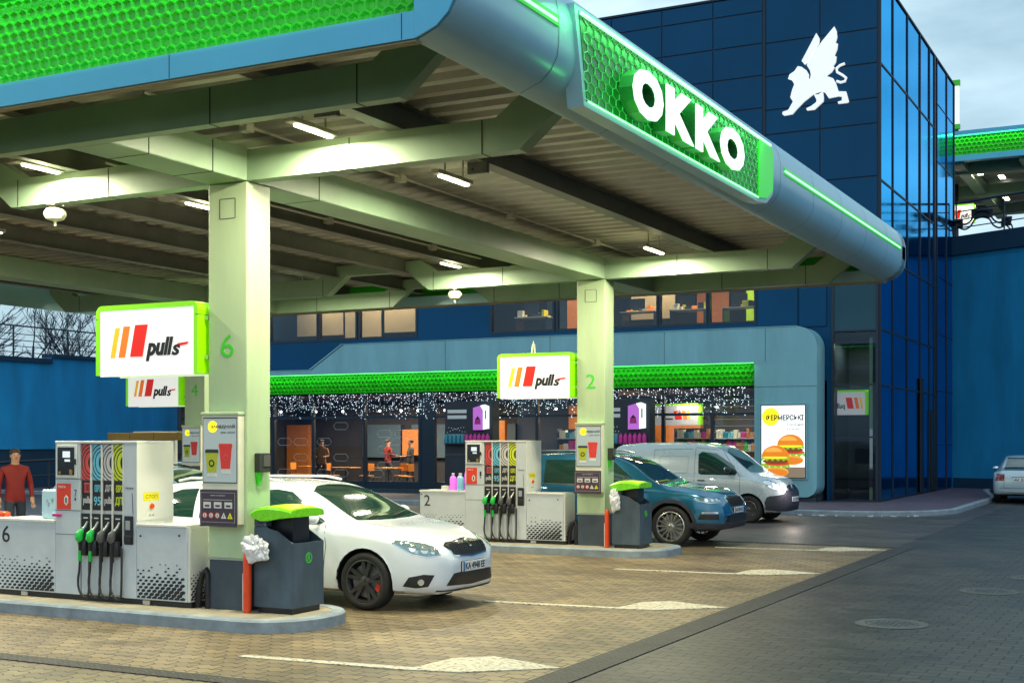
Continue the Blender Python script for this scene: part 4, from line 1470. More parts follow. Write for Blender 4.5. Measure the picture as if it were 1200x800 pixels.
        for k in range(ns):
            a = 2 * PI * k / ns + .2
            offs = (-.16, .16) if style == 'double5' else (0,)
            for da in offs:
                ww = {'double5': .020, 'multi': .0105, 'steel': .05, 'plain': .03}[style] * (r / .32)
                a0, a1 = a + da * .35, a + da * (1.25 if style == 'double5' else 1)
                c0 = Vector((math.cos(a0) * .05, 0, math.sin(a0) * .05)); c1 = Vector((math.cos(a1) * (rr - .012), 0, math.sin(a1) * (rr - .012)))
                d = (c1 - c0).normalized(); nrm = Vector((-d.z, 0, d.x))
                vs = []
                for c_, hw_, yo in ((c0, ww * 1.1, q * .02), (c1, ww, q * .012)):
                    vs += [c_ + nrm * hw_ + Vector((0, yo, 0)), c_ - nrm * hw_ + Vector((0, yo, 0)), c_ - nrm * hw_ + Vector((0, yo + q * .03, 0)), c_ + nrm * hw_ + Vector((0, yo + q * .03, 0))]
                g.add(vs, [(0, 1, 5, 4), (1, 2, 6, 5), (2, 3, 7, 6), (3, 0, 4, 7), (0, 3, 2, 1), (4, 5, 6, 7)])
        g.lathe([(0, q * .004), (.03, q * .006), (.055, q * .018), (.06, q * .05)], (0, 0, 0), 'y', 20, False)
        for k in range(5):
            a = 2 * PI * k / 5
            g.lathe([(0, q * .009), (.008, q * .011), (.008, q * .03)], (.045 * math.cos(a), 0, .045 * math.sin(a)), 'y', 6)
        g.build('rim', root, True, 40)
        g = MB('disc').lathe([(.04, q * .065), (rr * .78, q * .065), (rr * .78, q * .08), (.04, q * .08)], (0, 0, 0), 'y', 32)
        if style == 'double5':
            g.use('red').prism([(rr * .62 * math.cos(R(a)) , rr * .62 * math.sin(R(a))) for a in (-35, -20, -5, 8)] + [(rr * .85 * math.cos(R(a)), rr * .85 * math.sin(R(a))) for a in (8, -5, -20, -35)], 'y', q * .04, q * .07)
        g.build('brake_disc', root, True)
    def common(s, style, rimmat):
        for wx in s.sp['wheels']:
            for sd in (-1, 1): s.wheel(wx, sd, style, rimmat)
    def line(s, pts, face, name='door_seam', w=.008, both=True, m='seam', off=.0015):
        polys = []
        for i in range(len(pts) - 1):
            p = Vector(pts[i]); q = Vector(pts[i + 1]); d = (q - p).normalized(); n = Vector((-d.y, d.x)) * w / 2
            e = d * w * .4
            polys.append([tuple(p - n - e), tuple(q - n + e), tuple(q + n + e), tuple(p + n - e)])
        return s.patch(polys, face, m, name, off, .06, None, both, .004, True)
    def arch(s, wx, w, m, name='wheel_arch_trim', off=.006, grow=0.0, both=True):
        r0 = s.sp['wr'] + s.sp.get('gap', .05) + .001; r1 = r0 + w
        polys = []
        N = 14
        a0, a1 = -12, 192
        for i in range(N):
            b0 = R(a0 + (a1 - a0) * i / N); b1 = R(a0 + (a1 - a0) * (i + 1) / N)
            polys.append([(wx + r0 * math.cos(b0), s.sp['wr'] + r0 * math.sin(b0)), (wx + r1 * math.cos(b0), s.sp['wr'] + (r1 + grow) * math.sin(b0)), (wx + r1 * math.cos(b1), s.sp['wr'] + (r1 + grow) * math.sin(b1)), (wx + r0 * math.cos(b1), s.sp['wr'] + r0 * math.sin(b1))])
        return s.patch(polys, 'R', m, name, off, .05, None, both, .02, True)
    def mirror(s, x, z, y, m):
        for sd in (-1, 1):
            g = MB(m)
            p = s.pt(x, sd * y, z)
            g.ball((p[0], p[1] + sd * .11, p[2] + .02), .1, 12, 8, (.85, 1.15, .72))
            g.use('car_trim').tube([(p[0], p[1] - sd * .03, p[2] - .02), (p[0], p[1] + sd * .08, p[2] - .02)], [.03, .035], 8)
            o = g.build('mirror', s.t, True)
            MB('chrome').ball((p[0] - .062, p[1] + sd * .11, p[2] + .02), .08, 10, 6, (.35, 1.1, .75)).build('mirror_glass', o, True)

# ---------- specs
wagon = dict(L=4.57, hw=.885, wr=.325, gap=.045, rim=.74, wheels=(.99, 3.67),
    top=[(0, .72), (.03, .90), (.10, 1.02), (.38, 1.34), (.62, 1.43), (1.2, 1.475), (2.0, 1.485), (2.45, 1.45), (2.75, 1.36), (3.48, .985), (3.62, .955), (4.0, .905), (4.28, .84), (4.46, .76), (4.54, .66), (4.57, .55)],
    belt=[(0, .66), (.05, .86), (.25, .955), (1.2, .945), (2.5, .91), (3.4, .88), (4.0, .80), (4.3, .71), (4.5, .62), (4.57, .52)],
    bot=[(0, .42), (.1, .30), (.5, .24), (1.2, .19), (3.4, .185), (4.0, .20), (4.45, .19), (4.53, .22), (4.57, .36)],
    half=[(0, .50), (.04, .68), (.15, .80), (.45, .87), (1.0, .885), (3.6, .885), (4.0, .87), (4.22, .82), (4.38, .73), (4.50, .60), (4.57, .42)],
    roofw=[(0, .45), (.3, .56), (.7, .60), (2.4, .60), (2.8, .62), (3.4, .72), (3.7, .66), (4.1, .55), (4.57, .22)])

def low(z): return z if z < .945 else .945 + (z - .945) * .88
wagon['top'] = [(a, low(b)) for a, b in wagon['top']]
def build_wagon(paint, label, loc, rz=0, full=True, name='car', rimst=('double5', 'rim_dark'), group='cars at the pumps', plate=None):
    c = Car(wagon, paint, label, 'car', loc, rz, name, group)
    c.common(*rimst)
    # side windows
    c.patch([(a, low(b)) for a, b in [(2.16, .955), (2.16, 1.355), (2.30, 1.365), (2.52, 1.335), (3.10, .975), (3.05, .945)]], 'R', 'car_glass', 'side_window', both=True)
    c.patch([(a, low(b)) for a, b in [(1.28, .965), (1.22, 1.36), (2.08, 1.362), (2.08, .955)]], 'R', 'car_glass', 'side_window', both=True)
    c.patch([(a, low(b)) for a, b in [(.42, .99), (.62, 1.25), (.86, 1.34), (1.12, 1.355), (1.18, .97)]], 'R', 'car_glass', 'side_window', both=True)
    # windscreen seen from above: x,y
    c.patch([(3.44, -.66), (3.50, -.35), (3.515, 0), (3.50, .35), (3.44, .66), (2.74, .53), (2.62, .30), (2.58, 0), (2.62, -.30), (2.74, -.53)], 'T', 'car_glass', 'windscreen', res=.06)
    c.patch([(.14, -.50), (.09, 0), (.14, .50), (.40, .46), (.42, 0), (.40, -.46)], 'T', 'car_glass', 'rear_window', res=.05)
    # roof rails
    for sd in (-1, 1):
        g = MB('car_white' if paint == 'car_white' else 'car_trim').tube([c.pt(.75, sd * .585, 1.395), c.pt(.95, sd * .60, 1.43), c.pt(2.1, sd * .60, 1.44), c.pt(2.35, sd * .59, 1.405)], .016, 8)
        g.build('roof_rail', c.t, True)
    c.mirror(3.02, .99, .86, paint)
    for k, (hx) in enumerate((2.32, 1.38)):
        for sd in (-1, 1):
            p = c.pt(hx, sd * .888, .83)
            MB(paint).tube([(p[0] - .09, p[1], p[2]), (p[0] - .04, p[1] + sd * .02, p[2] + .003), (p[0] + .04, p[1] + sd * .02, p[2] + .003), (p[0] + .09, p[1], p[2])], .012, 8).build('door_handle', c.t, True)
    c.line([(3.12, .93), (3.16, .70), (3.12, .35), (3.02, .25)], 'R')
    c.line([(2.12, .94), (2.12, .30), (2.06, .25)], 'R')
    c.line([(1.24, .95), (1.30, .72), (1.38, .45), (1.36, .28)], 'R')
    c.line([(3.02, .255), (1.38, .255)], 'R')
    c.line([(4.20, -.56), (3.55, -.66)], 'T', 'bonnet_seam', both=False)
    c.line([(4.20, .56), (3.55, .66)], 'T', 'bonnet_seam', both=False)
    for wx in wagon['wheels']: c.arch(wx, .012, paint, off=.008)
    # lights: headlight wraps the corner, seen diagonally from front right
    for a in (-48, 48):
        s_ = 1 if a < 0 else -1
        def mr(pts): return [(s_ * u, v) for u, v in pts]
        # u: sideways coordinate (positive towards the centre for the right side)
        hl = c.patch(mr([(-.31, .755), (-.28, .795), (-.10, .775), (.06, .745), (.175, .70), (.215, .625), (.05, .605), (-.11, .635), (-.20, .69)]), ('D', a), 'chrome', None or 'headlight', off=.003, res=.04)
        c.patch(mr([(-.295, .757), (-.272, .785), (-.10, .766), (.055, .736), (.167, .692), (.203, .632), (.05, .614), (-.105, .643), (-.192, .696)]), ('D', a), 'lamp_glass', 'lens', off=.009, res=.04, parent=hl)
        c.patch([[(s_ * (cx_ + rr_ * math.cos(R(k * 30))), cz_ + rr_ * math.sin(R(k * 30))) for k in range(12)] for cx_, cz_, rr_ in ((-.10, .705, .036), (.03, .682, .042), (.125, .665, .030))], ('D', a), 'lamp_inner', 'bulb', off=.013, res=.02, parent=hl)
        fg = c.patch(mr([(-.20, .29), (-.14, .39), (.02, .42), (.14, .41), (.07, .285), (-.06, .27)]), ('D', a), 'car_trim', 'fog_grille', off=.004, res=.04)
        c.patch([(s_ * (-.01 + .035 * math.cos(R(k * 30))), .335 + .035 * math.sin(R(k * 30))) for k in range(12)], ('D', a), 'lamp_inner', 'fog_lamp', off=.009, res=.02, parent=fg)
    gr = c.patch([(-.45, .715), (-.38, .75), (0, .78), (.38, .75), (.45, .715), (.37, .60), (0, .572), (-.37, .60)], 'F', 'chrome', 'grille', off=.004, res=.04)
    c.patch([(-.42, .713), (-.36, .735), (0, .762), (.36, .735), (.42, .713), (.345, .614), (0, .590), (-.345, .614)], 'F', 'car_trim', 'grille_mesh', off=.010, res=.04, parent=gr)
    c.patch([[(-.36 + .0445 * k, .622), (-.352 + .0445 * k, .622), (-.352 + .0445 * k, .725), (-.36 + .0445 * k, .725)] for k in range(17)], 'F', 'black_plastic', 'grille_bar', off=.018, res=.05, parent=gr)
    c.patch([(.045 * math.cos(R(k * 24)), .725 + .045 * math.sin(R(k * 24))) for k in range(15)], 'F', 'chrome', 'badge', off=.022, res=.02, parent=gr)
    c.patch([(-.52, .285), (-.42, .415), (0, .43), (.42, .415), (.52, .285), (0, .262)], 'F', 'car_trim', 'bumper_grille', off=.005, res=.05)
    c.patch([(-.62, .225), (0, .205), (.62, .225), (.62, .24), (0, .222), (-.62, .24)], 'F', 'seam', 'lip', off=.006, res=.05)
    # plate
    pz = .475
    px_ = c.L / 2 + .012
    pt_ = MB('plate').box(px_, px_ + .012, -.26, .26, pz - .056, pz + .056, .004)
    pt_.use('plate_blue').box(px_ + .012, px_ + .0135, -.258, -.215, pz - .054, pz + .054)
    pt_.use('ink').text(plate or 'KA 4948 EE', (-.20, .245, pz - .038, pz + .038), ('x', px_ + .012, 1), .002, bold=.02)
    pt_.use('car_trim').box(px_ - .03, px_, -.265, .265, pz - .062, pz + .062)
    pt_.build('number_plate', c.t)
    # tail lights
    for sd in (-1, 1):
        c.patch([(sd * .50, .70), (sd * .50, .92), (sd * .70, .94), (sd * .74, .72)], 'B', 'tail_red', 'tail_light', off=.006, res=.05)
    g = MB('plate').box(-c.L / 2 - .03, -c.L / 2 - .015, -.26, .26, .60, .71, .003)
    g.use('ink').text(plate or 'KA 4948 EE', (.24, -.24, .62, .69), ('x', -c.L / 2 - .03, -1), .002, bold=.02)
    g.build('number_plate', c.t)
    # wipers
    MB('car_trim').tube([c.pt(3.47, -.5, 1.0), c.pt(3.36, -.05, 1.062)], .008, 5).build('wiper', c.t)
    MB('car_trim').tube([c.pt(3.47, .05, 1.01), c.pt(3.36, .5, 1.05)], .008, 5).build('wiper', c.t)
    return c

cy = 12.14 + .885
front = -7.27
wcar = build_wagon('car_white', 'white estate car with dark spoked wheels standing beside column 6 and the near bin', (front - 4.57 / 2, cy, 0))

# ---------- SUV
suv = dict(L=4.70, hw=.94, wr=.365, gap=.06, rim=.72, wheels=(.96, 3.75), trim_z=.36,
    top=[(0, .80), (.03, 1.0), (.12, 1.16), (.42, 1.50), (.65, 1.60), (1.3, 1.655), (2.1, 1.66), (2.5, 1.62), (2.8, 1.53), (3.5, 1.115), (3.65, 1.085), (4.1, 1.04), (4.42, .98), (4.58, .90), (4.66, .78), (4.70, .62)],
    belt=[(0, .75), (.05, .98), (.3, 1.08), (1.3, 1.07), (2.6, 1.04), (3.5, 1.01), (4.1, .95), (4.45, .86), (4.62, .74), (4.70, .58)],
    bot=[(0, .50), (.1, .38), (.5, .32), (1.2, .26), (3.4, .26), (4.1, .28), (4.55, .30), (4.66, .34), (4.70, .45)],
    half=[(0, .58), (.04, .76), (.15, .87), (.45, .93), (1.0, .94), (3.75, .94), (4.15, .925), (4.38, .88), (4.53, .80), (4.64, .68), (4.70, .50)],
    roofw=[(0, .5), (.3, .60), (.7, .65), (2.5, .65), (2.9, .68), (3.5, .78), (3.8, .74), (4.2, .64), (4.70, .3)])
c = Car(suv, 'car_blue', 'dark blue sport utility car with silver wheels standing behind column 2', 'car', (-7.24 - 2.35, 21.85 + .94, 0), 0, 'car', 'cars at the pumps')
c.common('multi', 'rim_silver')
c.patch([(2.16, 1.085), (2.16, 1.525), (2.35, 1.53), (2.58, 1.49), (3.14, 1.10), (3.05, 1.07)], 'R', 'car_glass', 'side_window', both=True)
c.patch([(1.24, 1.09), (1.20, 1.52), (2.08, 1.527), (2.08, 1.085)], 'R', 'car_glass', 'side_window', both=True)
c.patch([(.50, 1.12), (.66, 1.42), (.86, 1.50), (1.10, 1.515), (1.14, 1.095)], 'R', 'car_glass', 'side_window', both=True)
c.patch([(3.47, -.72), (3.53, -.35), (3.545, 0), (3.53, .35), (3.47, .72), (2.80, .58), (2.68, .30), (2.64, 0), (2.68, -.30), (2.80, -.58)], 'T', 'car_glass', 'windscreen', res=.06)
c.patch([(.17, -.55), (.12, 0), (.17, .55), (.42, .5), (.44, 0), (.42, -.5)], 'T', 'car_glass', 'rear_window', res=.05)
c.line([(2.16, 1.07), (3.08, 1.055)], 'R', 'window_trim', .02, m='chrome', off=.006)
c.line([(.50, 1.105), (2.08, 1.073)], 'R', 'window_trim', .02, m='chrome', off=.006)
for sd in (-1, 1):
    MB('chrome').tube([c.pt(.8, sd * .63, 1.645), c.pt(1.0, sd * .645, 1.69), c.pt(2.2, sd * .645, 1.695), c.pt(2.45, sd * .63, 1.645)], .018, 8).build('roof_rail', c.t, True)
c.mirror(3.02, 1.12, .92, 'car_blue')
for wx in suv['wheels']: c.arch(wx, .06, 'van_bumper', off=.012)
c.patch([(1.35, .28), (3.3, .28), (3.3, .40), (1.35, .40)], 'R', 'van_bumper', 'sill_trim', off=.01, both=True)
c.line([(3.18, 1.05), (3.22, .80), (3.18, .45)], 'R'); c.line([(2.12, 1.07), (2.12, .42)], 'R'); c.line([(1.2, 1.08), (1.34, .75), (1.40, .45)], 'R')
c.line([(1.1, .80), (3.9, .78)], 'R', 'body_crease', .012, m='car_blue', off=.006)
for a in (-48, 48):
    s_ = 1 if a < 0 else -1
    hl = c.patch([(s_ * u, v) for u, v in [(-.30, .86), (-.10, .885), (.20, .845), (.22, .79), (-.05, .785), (-.24, .82)]], ('D', a), 'chrome', 'headlight', off=.003, res=.04)
    c.patch([(s_ * u, v) for u, v in [(-.28, .858), (-.10, .876), (.19, .838), (.208, .798), (-.05, .793), (-.23, .824)]], ('D', a), 'lamp_glass', 'lens', off=.009, res=.04, parent=hl)
    c.patch([[(s_ * (cx_ + .024 * math.cos(R(k * 30))), .835 + .024 * math.sin(R(k * 30))) for k in range(12)] for cx_ in (-.1, .0, .1)], ('D', a), 'lamp_inner', 'bulb', off=.013, res=.02, parent=hl)
    c.patch([(s_ * u, v) for u, v in [(-.18, .60), (.10, .60), (.10, .63), (-.18, .635)]], ('D', a), 'chrome', 'fog_trim', off=.012, res=.04)
    c.patch([(s_ * u, v) for u, v in [(-.24, .50), (.12, .50), (.12, .585), (-.20, .59)]], ('D', a), 'black_plastic', 'fog_grille', off=.006, res=.04)
    c.patch([(s_ * u, v) for u, v in [(-.42, .34), (.16, .335), (.16, .42), (-.40, .44)]], ('D', a), 'van_bumper', 'bumper_trim', off=.008, res=.04)
gr = c.patch([(-.44, .86), (-.40, .885), (0, .90), (.40, .885), (.44, .86), (.34, .70), (0, .68), (-.34, .70)], 'F', 'chrome', 'grille', off=.004, res=.05)
c.patch([(-.41, .857), (-.38, .868), (0, .883), (.38, .868), (.41, .857), (.32, .712), (0, .695), (-.32, .712)], 'F', 'black_plastic', 'grille_mesh', off=.010, res=.05, parent=gr)
c.patch([[(-.36 + .045 * k, .73), (-.35 + .045 * k, .73), (-.35 + .045 * k, .855), (-.36 + .045 * k, .855)] for k in range(17)], 'F', 'car_trim', 'grille_bar', off=.018, res=.05, parent=gr)
c.patch([(-.62, .44), (-.55, .56), (0, .58), (.55, .56), (.62, .44), (0, .42)], 'F', 'black_plastic', 'bumper_grille', off=.005, res=.05)
c.patch([(-.66, .565), (0, .585), (.66, .565), (.66, .585), (0, .605), (-.66, .585)], 'F', 'chrome', 'bumper_trim', off=.012, res=.05)
c.patch([(-.75, .34), (0, .33), (.75, .34), (.72, .43), (0, .41), (-.72, .43)], 'F', 'van_bumper', 'bumper_trim', off=.008, res=.05)
px_ = 2.35 + .012
g = MB('plate').box(px_, px_ + .012, -.26, .26, .595, .70, .004)
g.use('plate_blue').box(px_ + .012, px_ + .0135, -.258, -.215, .597, .698)
g.use('ink').text('AA 2814 KC', (-.20, .245, .615, .68), ('x', px_ + .012, 1), .002, bold=.02)
g.use('car_trim').box(px_ - .04, px_, -.25, .25, .60, .69)
g.build('number_plate', c.t)
for sd in (-1, 1): c.patch([(sd * .52, .86), (sd * .52, 1.04), (sd * .80, 1.05), (sd * .82, .9)], 'B', 'tail_red', 'tail_light', off=.006, res=.05)
for sd in (-1, 1):
    for hx in (2.32, 1.36):
        p = c.pt(hx, sd * .943, .93)
        MB('car_blue').tube([(p[0] - .09, p[1], p[2]), (p[0] - .04, p[1] + sd * .02, p[2]), (p[0] + .04, p[1] + sd * .02, p[2]), (p[0] + .09, p[1], p[2])], .012, 8).build('door_handle', c.t, True)

# ---------- van
vanp = dict(L=4.25, hw=.915, wr=.315, gap=.055, rim=.62, wheels=(.75, 3.42),
    top=[(0, 1.0), (.02, 1.5), (.08, 1.74), (.25, 1.80), (1.2, 1.84), (2.2, 1.83), (2.55, 1.77), (2.80, 1.66), (3.42, 1.17), (3.58, 1.10), (3.9, 1.03), (4.08, .94), (4.18, .82), (4.25, .60)],
    belt=[(0, .95), (.05, 1.08), (.5, 1.10), (2.4, 1.08), (3.3, 1.02), (3.7, .95), (4.0, .86), (4.18, .72), (4.25, .55)],
    bot=[(0, .40), (.1, .32), (.5, .26), (3.2, .23), (3.9, .24), (4.18, .26), (4.25, .38)],
    half=[(0, .78), (.05, .86), (.2, .905), (.6, .915), (3.4, .915), (3.75, .895), (3.95, .84), (4.10, .72), (4.20, .54), (4.25, .36)],
    roofw=[(0, .64), (.2, .70), (2.2, .72), (2.8, .70), (3.4, .76), (3.7, .68), (4.25, .3)])
c = Car(vanp, 'van_paint', 'light grey panel van with a glowing headlight standing behind the blue car, by the shop', 'van', (-8.12 - 2.125, 28.9 + .915, 0), 0, 'van')
c.common('steel', 'rim_dark')
c.patch([(2.22, 1.12), (2.20, 1.56), (2.28, 1.62), (2.62, 1.585), (3.06, 1.30), (3.14, 1.14), (3.1, 1.085), (2.28, 1.09)], 'R', 'car_glass', 'side_window', both=True)
c.patch([(3.42, -.68), (3.46, -.35), (3.47, 0), (3.46, .35), (3.42, .68), (2.84, .60), (2.74, .3), (2.71, 0), (2.74, -.3), (2.84, -.60)], 'T', 'car_glass', 'windscreen', res=.06)
c.line([(2.12, 1.70), (2.12, .36), (3.05, .36), (3.22, .62), (3.22, 1.05), (2.75, 1.66), (2.12, 1.72)], 'R')
c.line([(1.10, 1.66), (1.10, .40)], 'R'); c.line([(1.10, 1.66), (2.05, 1.69)], 'R')
c.line([(1.25, 1.52), (1.95, 1.53), (1.95, 1.14), (1.25, 1.12), (1.25, 1.52)], 'R', 'panel_seam', .014, m='van_paint', off=.01)
c.patch([[(1.2, .52), (2.9, .52), (2.9, .60), (1.2, .60)]], 'R', 'van_bumper', 'rub_strip', off=.014, both=True)
c.mirror(2.98, 1.20, .90, 'van_bumper')
for wx in vanp['wheels']: c.arch(wx, .035, 'van_paint', off=.012)
for a in (-42, 42):
    s_ = 1 if a < 0 else -1
    hl = c.patch([(s_ * u, v) for u, v in [(-.26, .97), (-.10, .99), (.10, .90), (.17, .80), (.06, .75), (-.10, .79), (-.22, .89)]], ('D', a), 'chrome', 'headlight', off=.004, res=.04)
    c.patch([(s_ * u, v) for u, v in [(-.04, .90), (.06, .87), (.145, .80), (.06, .765), (-.06, .80)]], ('D', a), 'headlamp_on' if a < 0 else 'lamp_inner', 'lens', off=.012, res=.03, parent=hl)
c.patch([(-.86, .30), (-.70, .28), (0, .27), (.70, .28), (.86, .30), (.86, .62), (.6, .66), (.5, .74), (0, .72), (-.5, .74), (-.6, .66), (-.86, .62)], 'F', 'van_bumper', 'bumper', off=.012, res=.05)
c.patch([[(3.80, .30), (4.12, .30), (4.14, .62), (3.85, .60), (3.79, .45)]], 'R', 'van_bumper', 'bumper_side', off=.012, both=True)
gr = c.patch([(-.42, .72), (-.36, .84), (0, .88), (.36, .84), (.42, .72), (0, .70)], 'F', 'black_plastic', 'grille', off=.008, res=.05)
c.patch([[(-.36, .745), (.36, .745), (.36, .755), (-.36, .755)], [(-.33, .79), (.33, .79), (.33, .80), (-.33, .80)]], 'F', 'chrome', 'grille_bar', off=.014, res=.05, parent=gr)
c.patch([(0, .88), (.05, .80), (0, .72), (-.05, .80)], 'F', 'chrome', 'badge', off=.02, res=.03, parent=gr)
px_ = 2.125 + .014
g = MB('plate').box(px_, px_ + .012, -.26, .26, .48, .59, .004)
g.use('plate_blue').box(px_ + .012, px_ + .0135, -.258, -.215, .482, .588)
g.use('ink').text('AA 7153 HB', (-.20, .245, .50, .57), ('x', px_ + .012, 1), .002, bold=.02)
g.build('number_plate', c.t)
for sd in (-1, 1):
    c.patch([(sd * .72, .95), (sd * .72, 1.25), (sd * .85, 1.25), (sd * .86, .95)], 'B', 'tail_red', 'tail_light', off=.006, res=.05)
    c.patch([(sd * .10, 1.15), (sd * .10, 1.55), (sd * .66, 1.55), (sd * .68, 1.15)], 'B', 'car_glass', 'rear_window', off=.006, res=.05)
    p = c.pt(2.30, sd * .92, .96)
    MB('van_bumper').tube([(p[0] - .08, p[1], p[2]), (p[0] - .03, p[1] + sd * .025, p[2]), (p[0] + .03, p[1] + sd * .025, p[2]), (p[0] + .08, p[1], p[2])], .013, 8).build('door_handle', c.t, True)
# its headlight throws a little light on the road
light('van_headlight', (-7.98, 29.2, .82), .06, 12, (1, .85, .7), kind='POINT')

# ---------- two further cars seen only in gaps, and the sedan by the wall
build_wagon('car_teal', 'teal car whose windscreen and roof show above the white car, behind column 6', (-17.1 - 2.28, 22.75, 0), plate='AI 0562 HM')
build_wagon('car_pale', 'pale blue car half hidden behind the display of pump 6', (-16.3, 17.95, 0), rz=0, plate='KA 2370 OO')
sed = dict(L=4.45, hw=.86, wr=.31, gap=.045, rim=.7, wheels=(.98, 3.56),
    top=[(0, .72), (.03, .92), (.10, .99), (.75, 1.02), (1.45, 1.36), (1.7, 1.42), (2.2, 1.44), (2.6, 1.40), (3.35, 1.0), (3.9, .92), (4.25, .82), (4.45, .60)],
    belt=[(0, .66), (.05, .85), (.25, .93), (1.2, .92), (2.5, .90), (3.4, .87), (4.0, .78), (4.45, .52)],
    bot=[(0, .36), (.1, .28), (.5, .24), (1.2, .2), (3.4, .19), (4.3, .22), (4.45, .36)],
    half=[(0, .66), (.05, .76), (.15, .83), (.45, .86), (3.6, .86), (4.1, .78), (4.3, .62), (4.45, .35)],
    roofw=[(0, .60), (.7, .66), (1.5, .58), (2.6, .58), (3.3, .68), (4.45, .3)])
c = Car(sed, 'car_silver', 'pale silver saloon parked by the blue wall at the right edge, seen from behind', 'car', (-4.50, 43.3, .0), R(93), 'car')
c.common('plain', 'rim_silver')
c.patch([(-.56, 1.03), (-.50, 1.345), (.50, 1.345), (.56, 1.03)], 'B', 'car_glass', 'rear_window', off=.006, res=.05)
c.patch([(1.3, .94), (1.55, 1.30), (2.05, 1.34), (2.05, .93)], 'R', 'car_glass', 'side_window', both=True)
c.patch([(2.12, .93), (2.12, 1.34), (2.5, 1.30), (3.0, .95)], 'R', 'car_glass', 'side_window', both=True)
c.patch([(3.3, -.62), (3.36, 0), (3.3, .62), (2.7, .5), (2.62, 0), (2.7, -.5)], 'T', 'car_glass', 'windscreen', res=.06)
for sd in (-1, 1):
    c.patch([(sd * .50, .68), (sd * .50, .88), (sd * .72, .90), (sd * .76, .68)], 'B', 'tail_red', 'tail_light', off=.006, res=.05)
    c.line([(sd * .50, .90), (sd * .52, .48)], 'B', 'boot_seam', both=False)
c.line([(-.70, .47), (.70, .47)], 'B', 'bumper_seam', .012, both=False)
g = MB('plate').box(-2.245, -2.235, -.26, .26, .66, .77, .003)
g.use('ink').text('AI 3309', (.24, -.24, .68, .75), ('x', -2.245, -1), .002, bold=.02)
g.use('chrome').box(-2.25, -2.23, -.30, .30, .80, .83, .004)
g.build('number_plate', c.t)
c.mirror(2.95, .98, .84, 'car_silver')

# ================================================================ SHOP
YT = 37.8
so_ = (-20, 37.8, 0)
shop = thing('shop', 'long low station shop with a pale teal portal, green honeycomb band and glass front', 'shop', so_)
def sp(name, g, parent=None, smooth=False, angle=None): return lpart(name, g, parent or shop, smooth, so_, angle)
YP = 36.86
g = MB('portal')
top = [(-33, 4.145), (-33, 4.12), (-26.76, 4.12), (-25.2, 5.14)]
g.prism([(-33, 4.146), (-33, 4.30), (-26.95, 4.30), (-25.6, 5.14), (-25.2, 5.14)] + arc(-9.4 - .6, 5.14 - .6, .6, 90, 0, 8) + [(-9.40, 4.146)], 'y', YP, YT - .05)
g.prism([(-11.22, .26), (-11.22, 4.145), (-9.40, 4.145), (-9.40, .60)] + arc(-9.4 - .34, .26 + .34, .34, 0, -90, 6), 'y', YP, YT - .05)
g.use('seam')
for z in (3.42,): g.box(-11.21, -9.405, YP - .003, YP + .01, z, z + .012)
for x in (-29.2, -25.4, -21.6, -17.8, -14.0, -10.9): g.box(x, x + .012, YP - .003, YP + .01, 4.30 if x < -25.3 else 4.15, 5.12 if x > -25.3 else 4.28)
sp('portal_frame', g)
g = MB('portal').prism([(-33.0, 4.302), (-27.0, 4.302), (-25.65, 5.142), (-25.2, 5.142), (-9.99, 5.142), (-9.99, 5.16), (-25.7, 5.16), (-27.05, 4.32), (-33.0, 4.32)], 'y', YP - .02, YT - .05)
sp('coping', g)
g = hex_panel(-33, -11.23, 3.48, 4.14, 36.93, -1, .16, lp=False, depth=.06, curve=.05)
sp('honeycomb_band', g)
g = MB('led_green').box(-33, -11.25, 36.87, 36.885, 4.12, 4.138)
sp('light_strip', g)
for k in range(4):
    light('band_light', (-13.9 - 5.4 * k, 36.74, 4.11), (5.3, .04), 13, (.12, 1, .16), (R(-12), 0, 0))
sp('plinth', MB('plinth').box(-33, -9.45, 36.95, 37.7, .12, .255))
# glazing
g = MB('frame_dark')
mull = [-31, -28.8, -27.1, -24.95, -22.75, -22.2, -20.6, -19.9, -18.4, -16.9, -15.7, -14.15, -12.6]
for x in mull: g.box(x - .05, x + .05, 37.14, 37.26, .255, 3.479)
g.box(-33, -11.23, 37.15, 37.25, .255, .50); g.box(-33, -11.23, 37.15, 37.25, 2.62, 2.70) ; g.box(-33, -11.23, 37.13, 37.27, 3.40, 3.479)
g.box(-22.72, -22.23, 37.16, 37.24, .5, 3.4)
fr = sp('window_frame', g)
for a, b in zip([-33] + mull, mull + [-11.23]):
    if b - a < .6: continue
    sp('window_pane', MB('shop_glass').box(a + .05, b - .05, 37.19, 37.205, .50, 3.40))
# white outlined hexagons stuck on the left panes
g = MB('decal_white')
for (x0, x1) in ((-27.0, -25.05), (-24.85, -22.85), (-28.7, -27.2)):
    g = MB('decal_white')
    for r_ in range(7):
        z = .75 + r_ * .27
        x = x0 + .05 + (.34 if r_ % 2 else 0)
        while x < x1 - .6:
            hx = [(x, z), (x + .10, z + .12), (x + .52, z + .12), (x + .62, z), (x + .52, z - .12), (x + .10, z - .12), (x, z)]
            if random.random() < .5: g.tube([(a, 37.18, b) for a, b in hx], .0045, 4, False)
            x += .70
    sp('window_decal', g)
g = MB('decal_white')
for (x0, x1) in ((-20.5, -20.0), (-12.55, -11.3)):
    g = MB('decal_white')
    for r_ in range(14):
        z = .6 + r_ * .19
        g.tube([(x0, 37.18, z), (x1, 37.18, z)], .005, 4, False)
    sp('window_decal', g)
